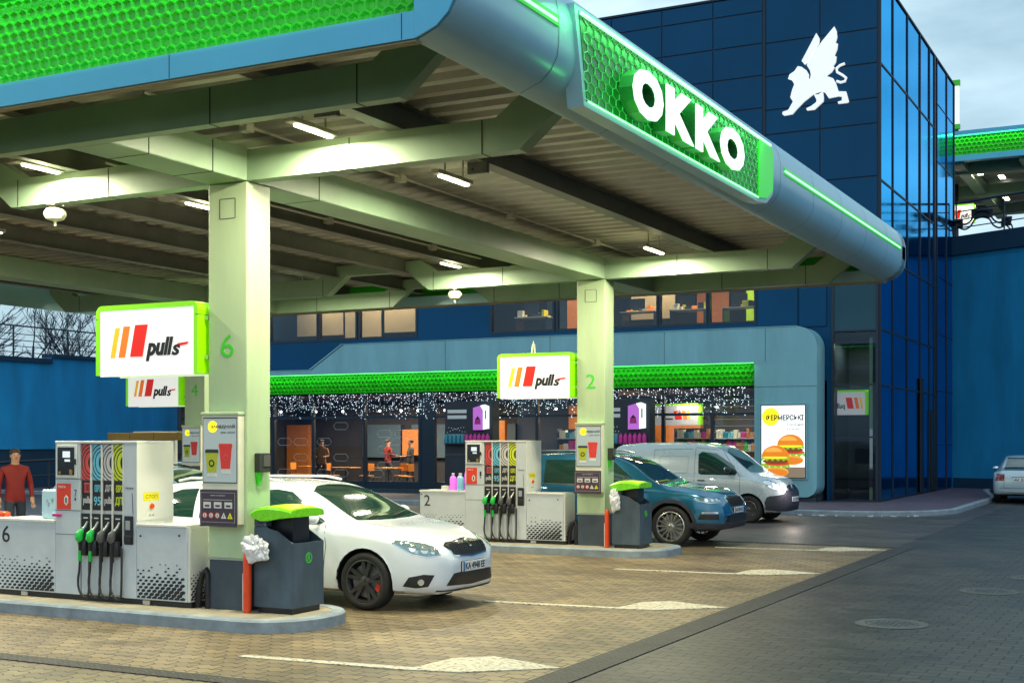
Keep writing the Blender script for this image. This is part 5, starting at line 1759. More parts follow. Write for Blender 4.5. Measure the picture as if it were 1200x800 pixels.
# room shell
g = MB('interior_dark')
g.box(-33, -9.5, 44.0, 44.2, .15, 3.6)
g.use('interior_floor').box(-33, -9.5, 37.3, 44, .13, .16)
g.use('ceiling_dark').box(-33, -9.5, 37.3, 44, 3.45, 3.6)
g.use('interior_dark').box(-33.2, -33, 37.1, 44.2, .13, 3.6).box(-9.6, -9.5, 37.3, 44, .13, 3.5)
sp('interior_shell', g)
g = MB('interior_blue')
for x0, x1 in ((-29.5, -27.7), (-27.2, -24.0), (-23.6, -22.6)): g.box(x0, x1, 43.8, 43.98, 1.2, 2.5)
sp('wall_panel', g)
g = MB('wood_orange')
g.box(-32.9, -31.8, 43.3, 43.7, .16, 2.5).box(-27.5, -26.7, 43.6, 43.79, 1.3, 2.3).box(-22.5, -22.1, 42.0, 42.2, .16, 2.6).box(-19.9, -19.2, 43.5, 43.8, .16, 2.5).box(-18.6, -15.2, 43.6, 43.9, 1.6, 3.1)
sp('wood_panel', g)
g = MB('wood_bright').box(-19.5, -16.4, 41.9, 42.0, .16, 3.1)
g.use('cream').box(-18.9, -18.5, 41.85, 41.89, 1.9, 2.5).box(-17.6, -17.0, 41.85, 41.89, 1.2, 2.4)
g.use('yellow').box(-18.3, -17.9, 41.84, 41.89, 1.5, 2.1)
sp('wall_panel', g)
for x in (-13.4, -12.0, -18.0, -25.5): light('shelf_lamp', (x, 37.7, 3.1), (.8, .1), 22, (1, .8, .55), (R(35), 0, 0))
for i, x in enumerate((-29.5, -27.6, -26.1, -24.6, -23.2, -17.8, -16.2, -13.8, -12.4)):
    light('shop_lamp', (x, 40.6 + (i % 2), 3.3), (.5, .5), 170, (1, .70, .40))
spots = []
for i, x in enumerate([-30.2, -28.6, -27.4, -25.8, -24.9, -24.2, -23.1, -18.8, -17.1, -14.6, -13.2]):
    g = MB('spot').ball((x, 39.4, 2.93), .045)
    g.use('frame_dark').tube([(x, 39.4, 2.96), (x, 39.4, 3.45)], .012, 5)
    o = lpart('ceiling_spot', g, None, True, (x, 39.4, 3.45))
    o.parent = None; o.location = (x, 39.4, 3.45)
    tag(o, 'small bright ceiling spot glowing inside the shop above the tables', 'spotlight', 'ceiling spots inside the shop')
# string lights under the band
random.seed(11)
g = MB('fairy')
x = -30.5
while x < -11.4:
    n = random.choice((4, 5, 6, 8, 9, 11))
    for k in range(n):
        g.octa((x + random.uniform(-.02, .02), 36.99 + random.uniform(0, .05), 3.44 - random.random() ** 1.3 * (.30 + .05 * n)), random.uniform(.006, .0135))
    x += random.uniform(.03, .11)
g.use('steel_dark').tube([(-30.5, 37.0, 3.45), (-11.4, 37.0, 3.45)], .006, 4)
sl_ = MB(); sl_ = g
o = lpart('string_lights', sl_, None, False, (-20, 37.0, 3.45)); o.parent = None; o.location = (-20, 37.0, 3.45)
tag(o, 'curtain of tiny cool white string lights hanging under the green shop band', 'string lights')

# furniture
def table(label, loc, m='wood_bright'):
    t = thing('cafe_table', label, 'table', loc, 0, 'cafe tables inside the shop')
    MB(m).box(-.45, .45, -.32, .32, .72, .755, .01).build('tabletop', t)
    MB('frame_dark').tube([(0, 0, .02), (0, 0, .72)], .03, 8).box(-.25, .25, -.2, .2, 0, .02).build('pedestal', t)
    return t
def chair(label, loc, rz=0, m='wood_bright'):
    t = thing('cafe_chair', label, 'chair', loc, rz, 'cafe chairs inside the shop')
    MB(m).box(-.2, .2, -.2, .2, .43, .46, .01).build('seat', t)
    MB(m).box(-.2, .2, .18, .205, .62, .88, .01).build('backrest', t)
    for a in (-.17, .17):
        for b in (-.17, .185):
            MB('frame_dark').tube([(a, b, 0), (a, b, .44 if b < 0 else .88)], .012, 6).build('leg', t)
    return t
tb = table('orange cafe table nearest the shop window, left of the dark door', (-27.0, 39.0, .16))
dup(tb, (-25.3, 39.2, .16), 'orange cafe table in the right half of the seating, beside the dark wall')
dup(tb, (-29.2, 40.0, .16), 'orange cafe table at the left behind the white car roof')
ch = chair('orange chair left of the nearest cafe table', (-27.8, 39.3, .16), R(90))
for i, (x, y, r_, l) in enumerate(((-26.3, 39.3, -90, 'orange chair between the two cafe tables'), (-25.2, 39.9, 0, 'orange chair behind the right cafe table'),
                                   (-24.5, 39.1, -90, 'orange chair right of the right cafe table'), (-29.9, 40.0, 90, 'orange chair at the leftmost cafe table'))):
    dup(ch, (x, y, .16), l, R(r_))
# shelves with goods on the right
rs = random.Random(3)
def shelf(label, loc, w=1.6, rows=5):
    t = thing('goods_shelf', label, 'shelf', loc, 0, 'goods shelves inside the shop')
    g = MB('interior_dark').box(-w / 2, w / 2, .38, .42, 0, 2.1).box(-w / 2 - .03, -w / 2, 0, .42, 0, 2.1).box(w / 2, w / 2 + .03, 0, .42, 0, 2.1)
    g.build('frame', t)
    g = MB('cream')
    for r_ in range(rows): g.box(-w / 2, w / 2, 0, .38, .25 + r_ * .38, .27 + r_ * .38)
    g.build('shelf_board', t)
    g = MB('wood_bright', 'red', 'yellow', 'cream', 'magenta', 'teal_bottle', 'wood_orange', 'paint_cyan', 'green_ink')
    for r_ in range(rows):
        x = -w / 2 + .05
        while x < w / 2 - .12:
            ww = rs.uniform(.07, .18); hh = rs.uniform(.14, .32)
            g.cur = rs.choice((0, 0, 1, 2, 3, 3, 4, 5, 6, 6, 7, 8))
            g.box(x, x + ww, .05, .28, .271 + r_ * .38, .271 + r_ * .38 + hh, .006)
            x += ww + .012
    tag(g.build('goods', t), kind='stuff')
    return t
sh = shelf('shelf full of coloured goods behind the glass left of the burger poster', (-12.1, 38.2, .16))
dup(sh, (-13.5, 38.6, .16), 'shelf of coloured goods above the van roof, right of the grey light box')
dup(sh, (-18.0, 39.5, .16), 'shelf of coloured goods seen between pump 2 and column 2')
dup(sh, (-17.0, 41.2, .16), 'shelf of coloured goods deeper in the shop behind column 2')
# grey lit box in the window above the van
t = thing('display_box', 'grey hanging light box with mirrored slanted bars inside the shop above the van', 'sign', (-13.95, 38.0, 2.35))
MB('lime').box(.62, .70, 0, .2, 0, .66).box(-.80, .70, .0, .2, .60, .66).build('frame', t)
g = MB('lit_grey').box(-.80, .62, .01, .19, .0, .60)
for (m, x0, x1) in (('bar_red', -.12, .10), ('bar_orange', .15, .27), ('bar_yellow', .31, .38)):
    g.use(m).prism([(x0, .17), (x1, .17), (x1 - .06, .44), (x0 - .06, .44)], 'y', .009, .004)
g.use('ink').box(-.52, -.20, .004, .009, .17, .21)
g.build('face', t)
# window stands with bottles: two displays
def stand(label, loc, mats):
    t = thing('bottle_stand', label, 'display stand', loc, 0, 'bottle stands in front of the shop')
    g = MB('interior_dark').box(-.95, .80, .0, .45, 1.30, 3.0, .01)
    g.use('pump_white').box(-.85, -.15, -.006, .0, 2.62, 2.73).box(-.85, -.15, -.006, 0, 2.44, 2.55)
    for k in range(14):
        g.ball((-.85 + .05 * k, -.004, 2.0 + .16 * abs(math.sin(k * 1.7))), .018, 6, 4)
    g.box(-.85, -.2, -.006, 0, 1.92, 1.94)
    g.build('board', t)
    g = MB('liquid').prism([(.14, 2.08), (.50, 2.08), (.50, 2.70), (.40, 2.85), (.14, 2.78)], 'y', -.10, -.006)
    g.use('letter_white').prism([(.50, 2.10), (.68, 2.12), (.68, 2.83), (.54, 2.88), (.40, 2.85), (.50, 2.70)], 'y', -.10, -.006)
    g.use('ink').prism([(.57, 2.42), (.61, 2.42), (.61, 2.70), (.57, 2.70)], 'y', -.104, -.10)
    g.use('magenta').prism([(.2, 2.26), (.42, 2.26), (.40, 2.42), (.22, 2.42)], 'y', -.104, -.10)
    g.use('ink').prism([(.22, 2.42), (.40, 2.42), (.31, 2.52)], 'y', -.104, -.10)
    g.build('bottle_picture', t)
    g = MB('interior_dark').box(-.95, .80, 0, .5, 0, 1.29)
    g.build('rack', t)
    for k in range(11):
        m = mats[0] if k < 5 else mats[1]
        for zz0 in (1.66, ):
            MB(m).lathe([(0, 0), (.068, 0), (.07, .03), (.07, .2), (.05, .25), (.022, .28), (.022, .31), (0, .311)], (-.84 + .15 * k, -.09, zz0), n=10).build('bottle', t, True)
    MB('frame_dark').box(-.95, .80, -.18, -.001, 1.63, 1.659).build('rack_board', t)
    return t
s1_ = stand('dark display stand with a purple canister picture above pump 2, teal and magenta bottles below', (-20.36, 36.35, .13), ('teal_bottle', 'magenta'))
dup(s1_, (-15.06, 36.35, .13), 'dark display stand with a purple canister picture above the grey van, right of column 2')

# burger poster
t = thing('burger_poster', 'backlit poster with two burgers on the right leg of the shop portal', 'poster', (-10.36, YP, .82))
def ell(cx, cz, rx, rz_, a0=0, a1=360, n=18): return [(cx + rx * math.cos(R(a0 + (a1 - a0) * i / n)), cz + rz_ * math.sin(R(a0 + (a1 - a0) * i / n))) for i in range(n + (0 if a1 - a0 == 360 else 1))]
g = MB('portal').box(-.70, .70, -.05, -.001, -.05, 2.12)
g.use('seam').box(-.66, .66, -.052, -.05, -.03, 2.09)
g.build('frame', t)
g = MB('lit_white').box(-.63, .63, -.058, -.052, 0, 2.06)
g.use('lit_yellow').prism(ell(-.36, 1.74, .26, .26), 'y', -.058, -.0595)
g.use('ink').text('ФЕРМЕРСЬКІ', (-.50, .60, 1.63, 1.80), ('y', -.0595, -1), .002, bold=.035)
g.use('seam').text('класичний', (.12, .60, 1.48, 1.57), ('y', -.058, -1), .002)
g.text('курячий', (.12, .48, 1.34, 1.43), ('y', -.058, -1), .002)
g.use('poster_wood').box(-.63, .63, -.0585, -.058, .0, .30)
def burger(cx, cz, s, base):
    y = -.0585 - base
    def e(m, c, d, a, b, a0=0, a1=360, k=0): g.use(m).prism(ell(cx + c * s, cz + d * s, a * s, b * s, a0, a1), 'y', y - k * .0012, y - (k + 1) * .0012)
    e('bun_light', 0, .02, .36, .14, k=0)
    e('bun', 0, .00, .34, .10, k=1)
    g.use('lettuce').prism([(cx + s * (-.40 + .08 * i), cz + s * ((.17 if i % 2 else .10))) for i in range(11)] + [(cx + .38 * s, cz + .24 * s), (cx - .38 * s, cz + .24 * s)], 'y', y - .0024, y - .0036)
    e('tomato', .05, .24, .33, .055, k=3)
    e('patty', 0, .30, .35, .07, k=4)
    g.use('lettuce').prism([(cx + s * (-.38 + .076 * i), cz + s * ((.36 if i % 2 else .30))) for i in range(11)] + [(cx + .36 * s, cz + .42 * s), (cx - .36 * s, cz + .42 * s)], 'y', y - .006, y - .0072)
    e('lit_yellow', 0, .40, .33, .03, k=6)
    e('bun', 0, .42, .37, .30, 0, 180, k=7)
    e('bun_light', -.05, .52, .24, .15, 10, 170, k=8)
burger(.22, .48, 1.05, 0)
burger(-.22, .14, 1.08, .012)
g.build('picture', t)
g2 = light('poster_light', (-10.36, YP - .25, 2.6), (1.2, .05), 2, (1, 1, 1), (R(-60), 0, 0))

# ================================================================ OFFICE TOWER
to = (-18, 44, 0)
tw = thing('office_building', 'tall dark blue office block with a bright blue glass side behind the shop', 'building', to)
def tp(name, g, parent=None, smooth=False): return lpart(name, g, parent or tw, smooth, to)
XT = -7.86; ZT = 15.1
# core walls; front wall with an opening for the first floor windows
g = MB('tower_panel')
g.box(-31, XT - .02, YT + .02, YT + .25, 7.75, ZT)
g.box(-31, -9.35, YT + .02, YT + .25, 3.62, 5.36)
g.box(-31, -29.5, YT + .02, YT + .25, 5.36, 7.75)
g.box(-23.25, -20.45, YT + .02, YT + .25, 5.36, 7.75)
g.box(-11.45, -9.35, YT + .02, YT + .25, 5.36, 7.75)
g.box(-9.35, -9.2, YT + .02, YT + .25, .13, 7.75)
g.box(-31, -30.8, YT + .25, 51, 5.1, ZT)
g.box(-31, XT - .02, 50.7, 50.9, 0, ZT)
g.box(-30.8, XT - .03, YT + .25, 50.7, ZT - .3, ZT - .02)
wl = tp('wall', g)
g = MB('tower_panel')
rows = [7.9, 8.85, 9.8, 10.77, 11.72, 12.68, 13.63, 14.58]
cols_l = [-31, -28.9, -27.1, -25.3, -23.5, -21.3, -19.7, -18.0, -16.1, -14.42, -12.78, -11.24]
for a, b in zip(cols_l[:-1], cols_l[1:]):
    for c0, c1 in zip(rows, rows[1:] + [15.08]):
        g.box(a + .02, b - .02, YT - .03, YT + .018, c0 + .02, c1 - .02, .004)
cols_r = [-11.16, -9.54, XT - .03]
rows_r = [7.9, 9.4, 10.9, 11.62, 12.62, 13.6, 15.08]
for a, b in zip(cols_r[:-1], cols_r[1:]):
    for c0, c1 in zip(rows_r[:-1], rows_r[1:]):
        g.box(a + .02, b - .02, YT - .03, YT + .018, c0 + .02, c1 - .02, .004)
for a, b in ((-11.4, -10.2), (-10.15, -9.36)):
    g.box(a, b, YT - .03, YT + .018, 5.2, 6.5); g.box(a, b, YT - .03, YT + .018, 6.55, 7.85)
tp('cladding', g)
tp('cladding_gap', MB('tower_seam').box(-31, XT - .02, YT + .001, YT + .019, 7.76, ZT - .03).box(-11.2 - .045, -11.2 + .045, YT - .04, YT, 7.8, ZT - .01))
tp('parapet_cap', MB('tower_seam').box(-31.05, XT + .05, YT - .05, YT + .3, ZT, ZT + .06).box(XT - .25, XT + .06, YT + .3, 50.95, ZT, ZT + .06))
# first floor windows
wins = [(-29.45, -27.4, 'blind'), (-27.3, -25.75, 'blind'), (-25.6, -23.3, 'blind'), (-20.4, -18.15, 'office'), (-18.0, -16.2, 'office'), (-16.1, -14.6, 'blind'), (-14.5, -13.0, 'office'), (-12.9, -11.5, 'office')]
for a, b, kind in wins:
    g = MB('frame_dark')
    g.box(a - .06, a + .02, YT, YT + .16, 5.36, 7.75).box(b - .02, b + .06, YT, YT + .16, 5.36, 7.75).box(a + .02, b - .02, YT, YT + .16, 5.36, 5.44).box(a + .02, b - .02, YT, YT + .16, 7.67, 7.75)
    wf = tp('window', g)
    tp('pane', MB('office_glass').box(a + .02, b - .02, YT + .07, YT + .085, 5.44, 7.67), wf)
    if kind == 'blind':
        g = MB('interior_beige')
        zb = 5.78 if b < -14 and b > -15 else (5.6 if b < -25.7 and a > -28 else 5.72)
        g.box(a + .0, b - .0, YT + 1.6, YT + 1.63, zb, 7.6)
        tp('blind', g, wf)
g = MB('interior_dark').box(-30.7, -9.4, 43.5, 43.6, 5.2, 7.8)
g.use('interior_beige').box(-30.7, -9.4, 38.1, 43.5, 7.8, 7.9)
g.use('interior_floor').box(-30.7, -9.4, 38.1, 43.5, 5.1, 5.2)
g.use('office_green').box(-12.5, -11.3, 40.2, 40.3, 5.2, 7.7)
g.use('wood_orange').box(-14.6, -13.5, 41.5, 41.6, 5.2, 7.6).box(-18.9, -18.1, 40.5, 40.6, 5.2, 7.3)
g.use('interior_blue').box(-20.4, -19.2, 42, 42.1, 5.2, 7.7)
tp('office_interior', g)
for x in (-28, -26, -24.5, -19.3, -17.2, -15.2, -13.6, -12.2):
    light('office_lamp', (x, 38.75, 7.6), (.9, .4), 60, (1, .78, .48))
def desk(label, loc, k):
    t = thing('office_desk', label, 'desk', loc, 0, 'desks behind the first floor windows')
    MB('cream').box(-.6, .6, -.3, .3, .70, .73).build('desktop', t)
    for a in (-.55, .55): MB('frame_dark').box(a - .02, a + .02, -.28, .28, 0, .70).build('leg', t)
    g = MB('ink').box(-.35, .15, -.05, -.02, .82, 1.15, .005).box(-.13, -.07, -.04, .04, .73, .85)
    g.build('monitor', t)
    rq = random.Random(k)
    g = MB('pump_white', 'yellow', 'bun', 'jacket_dark', 'cream')
    for i in range(7):
        g.cur = rq.randrange(5)
        x = rq.uniform(-.55, .5)
        g.box(x, x + rq.uniform(.08, .22), rq.uniform(-.28, 0), rq.uniform(.02, .25), .731, .731 + rq.uniform(.03, .22), .01)
    tag(g.build('papers', t), kind='stuff')
    return t
desk('cluttered desk in front of the lime green wall behind the rightmost first floor window', (-12.1, 38.6, 5.2), 1)
desk('desk with papers behind the first floor window left of the lime green wall', (-13.8, 38.6, 5.2), 2)
desk('desk with a monitor behind the first floor window left of column 2', (-19.2, 38.6, 5.2), 3)
desk('desk behind the brown blind, right of column 2', (-15.4, 38.5, 5.2), 4)
# ground floor glass of the tower front
g = MB('frame_dark')
for x in (-9.18, -7.92): g.box(x - .03, x + .05, YT - .05, YT + .05, .13, 7.9)
for z in (.13, 1.95, 3.45, 5.0, 6.4, 7.82): g.box(-9.13, -7.95, YT - .045, YT + .03, z, z + .05)
fm = tp('window_frame', g)
tp('window_pane', MB('dark_glass').box(-9.13, -7.95, YT - .02, YT, 5.0, 7.8), fm)
tp('window_pane', MB('shop_glass').box(-9.13, -7.95, YT - .02, YT, .18, 4.98), fm)
tp('lobby_shell', MB('interior_dark').box(-9.18, -7.94, 39.6, 39.7, .14, 5.0).box(-9.18, -9.14, YT + .06, 39.6, .14, 5.0).box(-9.13, -7.94, YT + .06, 39.6, 4.95, 5.0).box(-9.13, -7.94, YT + .06, 39.6, .13, .15))
t = thing('light_box_reflection', 'light box reflection built behind the tower glass, right of the burger poster', 'light box', (-9.12, 38.1, 2.62))  # solid stand-in for a reflection in the tower glass
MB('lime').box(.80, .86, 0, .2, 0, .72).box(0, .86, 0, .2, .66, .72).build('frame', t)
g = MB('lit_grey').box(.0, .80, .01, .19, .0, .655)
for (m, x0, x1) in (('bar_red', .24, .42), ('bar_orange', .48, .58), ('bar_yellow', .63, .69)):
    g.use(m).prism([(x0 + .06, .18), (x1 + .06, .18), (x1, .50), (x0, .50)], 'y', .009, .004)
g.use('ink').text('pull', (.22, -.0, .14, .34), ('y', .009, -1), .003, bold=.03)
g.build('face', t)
t = thing('poster_case_reflection', 'reflection of a dark poster case and pale column, built behind the tower glass', 'poster', (-8.22, 38.2, .15))  # reflected column and case, modelled as solids behind the pane
MB('column_paint').box(0, .26, .02, .3, 0, 4.7).build('column', t)
g = MB('poster_bg').box(.02, .24, -.03, .02, .95, 2.05)
g.use('purple').box(.0, .26, -.04, .02, .40, .9)
g.build('case', t)
light('reflection_fill', (-8.6, 38.6, 4.7), (.5, .3), 14, (.8, 1, .8))  # added light for the reflection stand-ins
# service joints on the retaining wall
# side facade
g = MB('tower_seam')
ys_ = [37.82, 39.58, 41.81, 43.97, 45.69, 46.70, 47.15, 49.2, 50.88]
for y in ys_:
    wd = .10 if abs(y - 46.7) < .3 else .035
    g.box(XT - .04, XT + .055, y - wd, y + wd, .13, ZT - .002)
for z in (.13, 3.42, 5.02, 7.15, 9.28, 12.6):
    g.box(XT - .03, XT + .04, 37.86, 46.6, z, z + .06)
for z in (1.7, 3.6, 5.6, 7.6, 9.6, 11.6, 13.6): g.box(XT - .03, XT + .035, 46.81, 50.85, z, z + .025)
fm = tp('side_frame', g)
rp = random.Random(4)
for a, b in zip(ys_[:-1], ys_[1:]):
    g = MB('tower_glass')
    if abs(b - a) < .6:
        continue
    zs_ = [.16, 3.42, 5.02, 7.15, 9.28, 12.6, ZT - .01]
    for z0_, z1_ in zip(zs_[:-1], zs_[1:]):
        t0 = rp.uniform(-.006, .006)
        g.add([(XT + .02 + t0, a, z0_), (XT + .02 - t0, b, z0_), (XT + .02 - t0 * .6, b, z1_), (XT + .02 + t0, a, z1_)], [(0, 1, 2, 3)])
    tp('side_pane', g, fm)
tp('side_wall', MB('tower_seam').box(XT - .2, XT - .05, 37.9, 50.7, .13, ZT - .35))
g = MB('ink').box(XT + .06, XT + .09, 45.75, 46.55, .2, 2.9).box(XT + .06, XT + .10, 43.8, 44.3, .2, 3.9)
tp('service_door', g)

# griffin emblem (statue-like cut-out logo)
def U(px, py_):  # emblem drawing units to metres on the facade
    return (-10.63 + (px - 105) * (1.94 / (595 - 105)), 11.42 + (725 - py_) * (2.38 / (725 - 70)))
body_ = [(105, 718), (108, 700), (150, 690), (185, 628), (165, 590), (180, 530), (195, 490), (178, 455), (148, 440), (160, 405), (195, 385), (222, 348), (250, 358), (285, 390), (302, 425), (300, 462), (312, 462), (318, 430), (312, 395), (288, 350), (330, 270), (400, 175), (490, 72), (506, 110), (510, 160), (497, 205), (515, 212), (510, 255), (490, 305), (505, 312), (500, 355), (480, 385), (492, 395), (470, 430), (430, 455), (480, 480), (500, 520), (520, 590), (575, 598), (595, 680), (585, 688), (520, 688), (515, 672), (545, 665), (545, 635), (520, 628), (450, 635), (425, 590), (400, 570), (340, 585), (265, 640), (215, 690), (180, 728), (118, 732)]
leg_ = [(340, 590), (372, 595), (405, 575), (412, 625), (410, 655), (345, 712), (290, 712), (284, 695), (320, 680), (358, 655), (360, 635)]
wing_ = [(250, 310), (358, 104), (382, 150), (378, 185), (290, 330), (272, 342)]
t = thing('emblem', 'white winged griffin emblem high on the dark blue front of the office block', 'emblem', (-9.7, YT - .05, 12.6))
g = MB('box_white')
for pl_ in (body_, leg_, wing_):
    g.prism([U(*p) for p in pl_], 'y', YT - .12, YT - .05)
tailp = [(565, 375), (530, 385), (505, 405), (510, 435), (550, 465), (575, 490), (565, 515), (535, 520), (505, 505)]
tp_ = [U(*p) for p in tailp]
g.tube([(a, YT - .085, b) for a, b in tp_], .04, 6)
lpart('figure', g, t, False, (-9.7, YT - .05, 12.6))

# ================================================================ RIGHT: retaining wall, terrace, second canopy
dirw = Vector((.893, -.451, 0)); p0 = Vector((-7.78, 50.5, 0))
def wallbox(g, s0, s1, off0, off1, z0, z1):
    n = Vector((.451, .893, 0))
    vs = []
    for s_, o_ in ((s0, off0), (s1, off0), (s1, off1), (s0, off1)):
        q = p0 + dirw * s_ + n * o_
        vs.append((q.x, q.y))
    g.prism(vs, 'z', z0, z1)
g = MB('wall_blue'); wallbox(g, -1.2, 34, 0, .4, 0, 8.55)
wallbox(g, -1.2, 34, -.0, .4, 8.56, 8.7)
w_ = tag(g.build('retaining_wall'), 'tall plain blue retaining wall right of the office block, below the terrace', 'wall')
g = MB('wall_dark'); wallbox(g, -.02, 34, -.12, .45, 8.71, 9.35)
g.build('parapet', w_)
g = MB('wall_dark'); wallbox(g, 0, 34, -.03, -.001, 0, .5)
g.build('base_band', w_)
g = MB('wall_dark'); wallbox(g, -3, 36, .46, 26, 9.1, 9.34)
tag(g.build('terrace'), kind='structure')
t = thing('terrace_railing', 'dark metal railing along the top of the right retaining wall', 'railing', tuple(p0 + Vector((0, 0, 9.35))))
def railing(g, a, b, n, h, bars, z):
    a = Vector(a); b = Vector(b)
    for i in range(n + 1):
        q = a + (b - a) * i / n
        g.tube([(q.x, q.y, z), (q.x, q.y, z + h)], .025, 6)
    for k in range(bars):
        zz0 = z + h - k * (h / (bars + .3))
        g.tube([(a.x, a.y, zz0), (b.x, b.y, zz0)], .025 if k == 0 else .014, 6)
n_ = Vector((.451, .893, 0))
for nm in ('post', 'rail'):
    g = MB('steel_dark')
    a = Vector((0, 0, 0)) + n_ * .15; b = a + dirw * 34
    if nm == 'post':
        for i in range(18):
            q = a + (b - a) * i / 17
            MB('steel_dark').tube([(q.x, q.y, 0), (q.x, q.y, 1.3)], .03, 6).build('post', t)
    else:
        for zz0 in (1.3, .98, .68, .38):
            g.tube([(a.x, a.y, zz0), (b.x, b.y, zz0)], .045 if zz0 > 1.2 else .022, 6)
        g.build('rail', t)
def picnic(label, loc, rz):
    t = thing('picnic_table', label, 'picnic table', loc, rz, 'picnic tables on the terrace')
    MB('steel_dark').box(-.9, .9, -.38, .38, .80, .87, .02).build('tabletop', t)
    for sd in (-1, 1): MB('steel_dark').box(-.9, .9, sd * .85 - .18, sd * .85 + .18, .46, .54, .02).build('bench', t)
    for x in (-.6, .6):
        g = MB('steel_dark')
        for sd in (-1, 1):
            g.tube(smooth_path([(x, 0, .80), (x, sd * .25, .72), (x, sd * .4, .48), (x, sd * .62, .36), (x, sd * .85, .46)], 4), .035, 6)
            g.tube(smooth_path([(x, sd * .85, .46), (x, sd * 1.02, .25), (x, sd * 1.05, .0)], 4), .03, 6)
        g.build('frame', t)
    return t
q = Vector((-6.9, 51.35, 0))
pt_ = picnic('dark picnic table with curved legs on the terrace, directly right of the office block', (q.x, q.y, 9.5), R(98))
# (the terrace floor is 16 cm below the parapet top, a low deck carries the tables)
g = MB('wall_dark'); wallbox(g, -1, 34, .46, 5, 9.341, 9.495)
tag(g.build('terrace_deck'), kind='structure')
# second canopy
co2 = (-2, 66, 0)
c2_ = thing('far_canopy', 'second canopy with a green honeycomb front on the raised terrace at the upper right', 'canopy', co2)
def c2p(name, g, parent=None): return lpart(name, g, parent or c2_, False, co2)
g = MB('fascia_blue').box(-14, -5.6, 60, 60.4, 14.13, 14.38).box(-14, -5.6, 60, 60.4, 15.2, 15.45)
c2p('front_fascia', g)
g = hex_panel(-14, -5.6, 14.38, 15.2, 60.04, -1, .2, lp=False, depth=.05)
c2p('honeycomb_panel', g)
c2p('roof_deck', MB('deck').box(-14, -5.6, 60.4, 76, 14.6, 14.8))
g = MB('beam_paint')
for y in (62, 68, 74): g.box(-14, -5.6, y, y + .2, 13.9, 14.5)
for x in (-13, -9.4, -6.6): g.box(x, x + .5, 60.5, 76, 14.0, 14.5)
c2p('beam', g)
g = MB('column_paint')
for x in (-13, -6.6): g.box(x, x + .5, 65, 65.4, 9.3, 14.0)
c2p('column', g)
for k in range(1): light('far_canopy_glow', (-9.8, 59.9, 15.3), (8.0, .06), 40, (.12, 1, .16), (R(-10), 0, 0))
lampf = None
for i, (x, y) in enumerate(((-8.6, 63.2), (-7.8, 64.6), (-8.3, 70.5))):
    g = MB('lamp_white').box(-.12, .12, -.4, .4, -.03, 0)
    o = g.build('linear_lamp'); o.location = (x, y, 14.15)
    tag(o, ['far linear lamp nearest the office block under the second canopy', 'far linear lamp beside the first one under the second canopy', 'far linear lamp deeper under the second canopy', 'far linear lamp under the second canopy, beyond the right edge'][i], 'ceiling lamp', 'lamps under the far canopy')
    light('lamp_light', (x, y, 14.05), (.3, .8), 90, (1, .95, .7))
lbx = dup(lb, (-10.5, 66.0, 12.35), 'distant white light box with a lime frame under the second canopy, behind the railing')
lbx.scale = (.9, .9, 1.2)
t = thing('price_pylon', 'slim white and green pylon sign standing far behind the office block, beside the sky', 'pylon sign', (-10.37, 68, 9.3))
MB('green_ink').box(-.20, .20, -.1, .1, 10.2, 10.5, .02).build('cap', t)
MB('green_ink').box(-.20, .20, -.1, .1, 8.05, 8.3, .02).build('cap', t)
MB('box_white').box(-.16, .16, -.08, .08, 8.3, 10.2).build('board', t)
MB('steel_dark').box(-.12, .12, -.08, .08, 0, 8.05).build('mast', t)
# wall lantern on the right wall
t = thing('wall_lamp', 'small dark wall lamp at the right edge of the picture above the parked saloon', 'wall lamp', tuple(p0 + dirw * 4.15 + Vector((0, 0, 3.6))))
MB('steel_dark').box(-.1, .1, -.45, 0, -.1, .35, .02).build('housing', t)
MB('lit_white').box(-.05, .05, -.47, -.45, .05, .12).build('lens', t)

# ================================================================ LEFT: wall, railings, trees
g = MB('wall_blue').box(-38.4, -38, 5, 52, 1.55, 4.75).box(-38.4, -38, 35.6, 52, 4.75, 4.98)
wl_ = tag(g.build('boundary_wall'), 'long plain blue wall at the far left behind the pumps', 'wall')
MB('wall_dark').box(-38.35, -38.05, 5, 52, 0, 1.549).build('base', wl_)
MB('wall_dark').box(-38.5, -37.9, 5, 35.59, 4.751, 4.93).box(-38.5, -37.9, 35.6, 52, 4.981, 5.12).build('coping', wl_)
t = thing('wall_railing', 'dark railing with thin bars on top of the far left blue wall', 'railing', (-38.2, 20, 4.93))
for i in range(14): MB('steel_dark').tube([(0, -12 + 2.6 * i, 0), (0, -12 + 2.6 * i, 1.15)], .035, 6).build('post', t)
g = MB('steel_dark')
for zz0 in (1.15, .85, .62, .40, .18): g.tube([(0, -12, zz0), (0, 22, zz0)], .03 if zz0 > 1 else .016, 5)
g.build('rail', t)
t = thing('ramp_railing', 'low dark ramp railing in front of the far left wall', 'railing', (-33, 24, 0))
for i in range(8): MB('steel_dark').tube([(0, -2 + 2.2 * i, 0), (0, -2 + 2.2 * i, 1.0 + .06 * i)], .04, 6).build('post', t)
g = MB('steel_dark').tube([(0, -2, 1.0), (0, 13.4, 1.42)], .05, 6).tube([(0, -2, .55), (0, 13.4, .9)], .03, 6)
g.build('rail', t)
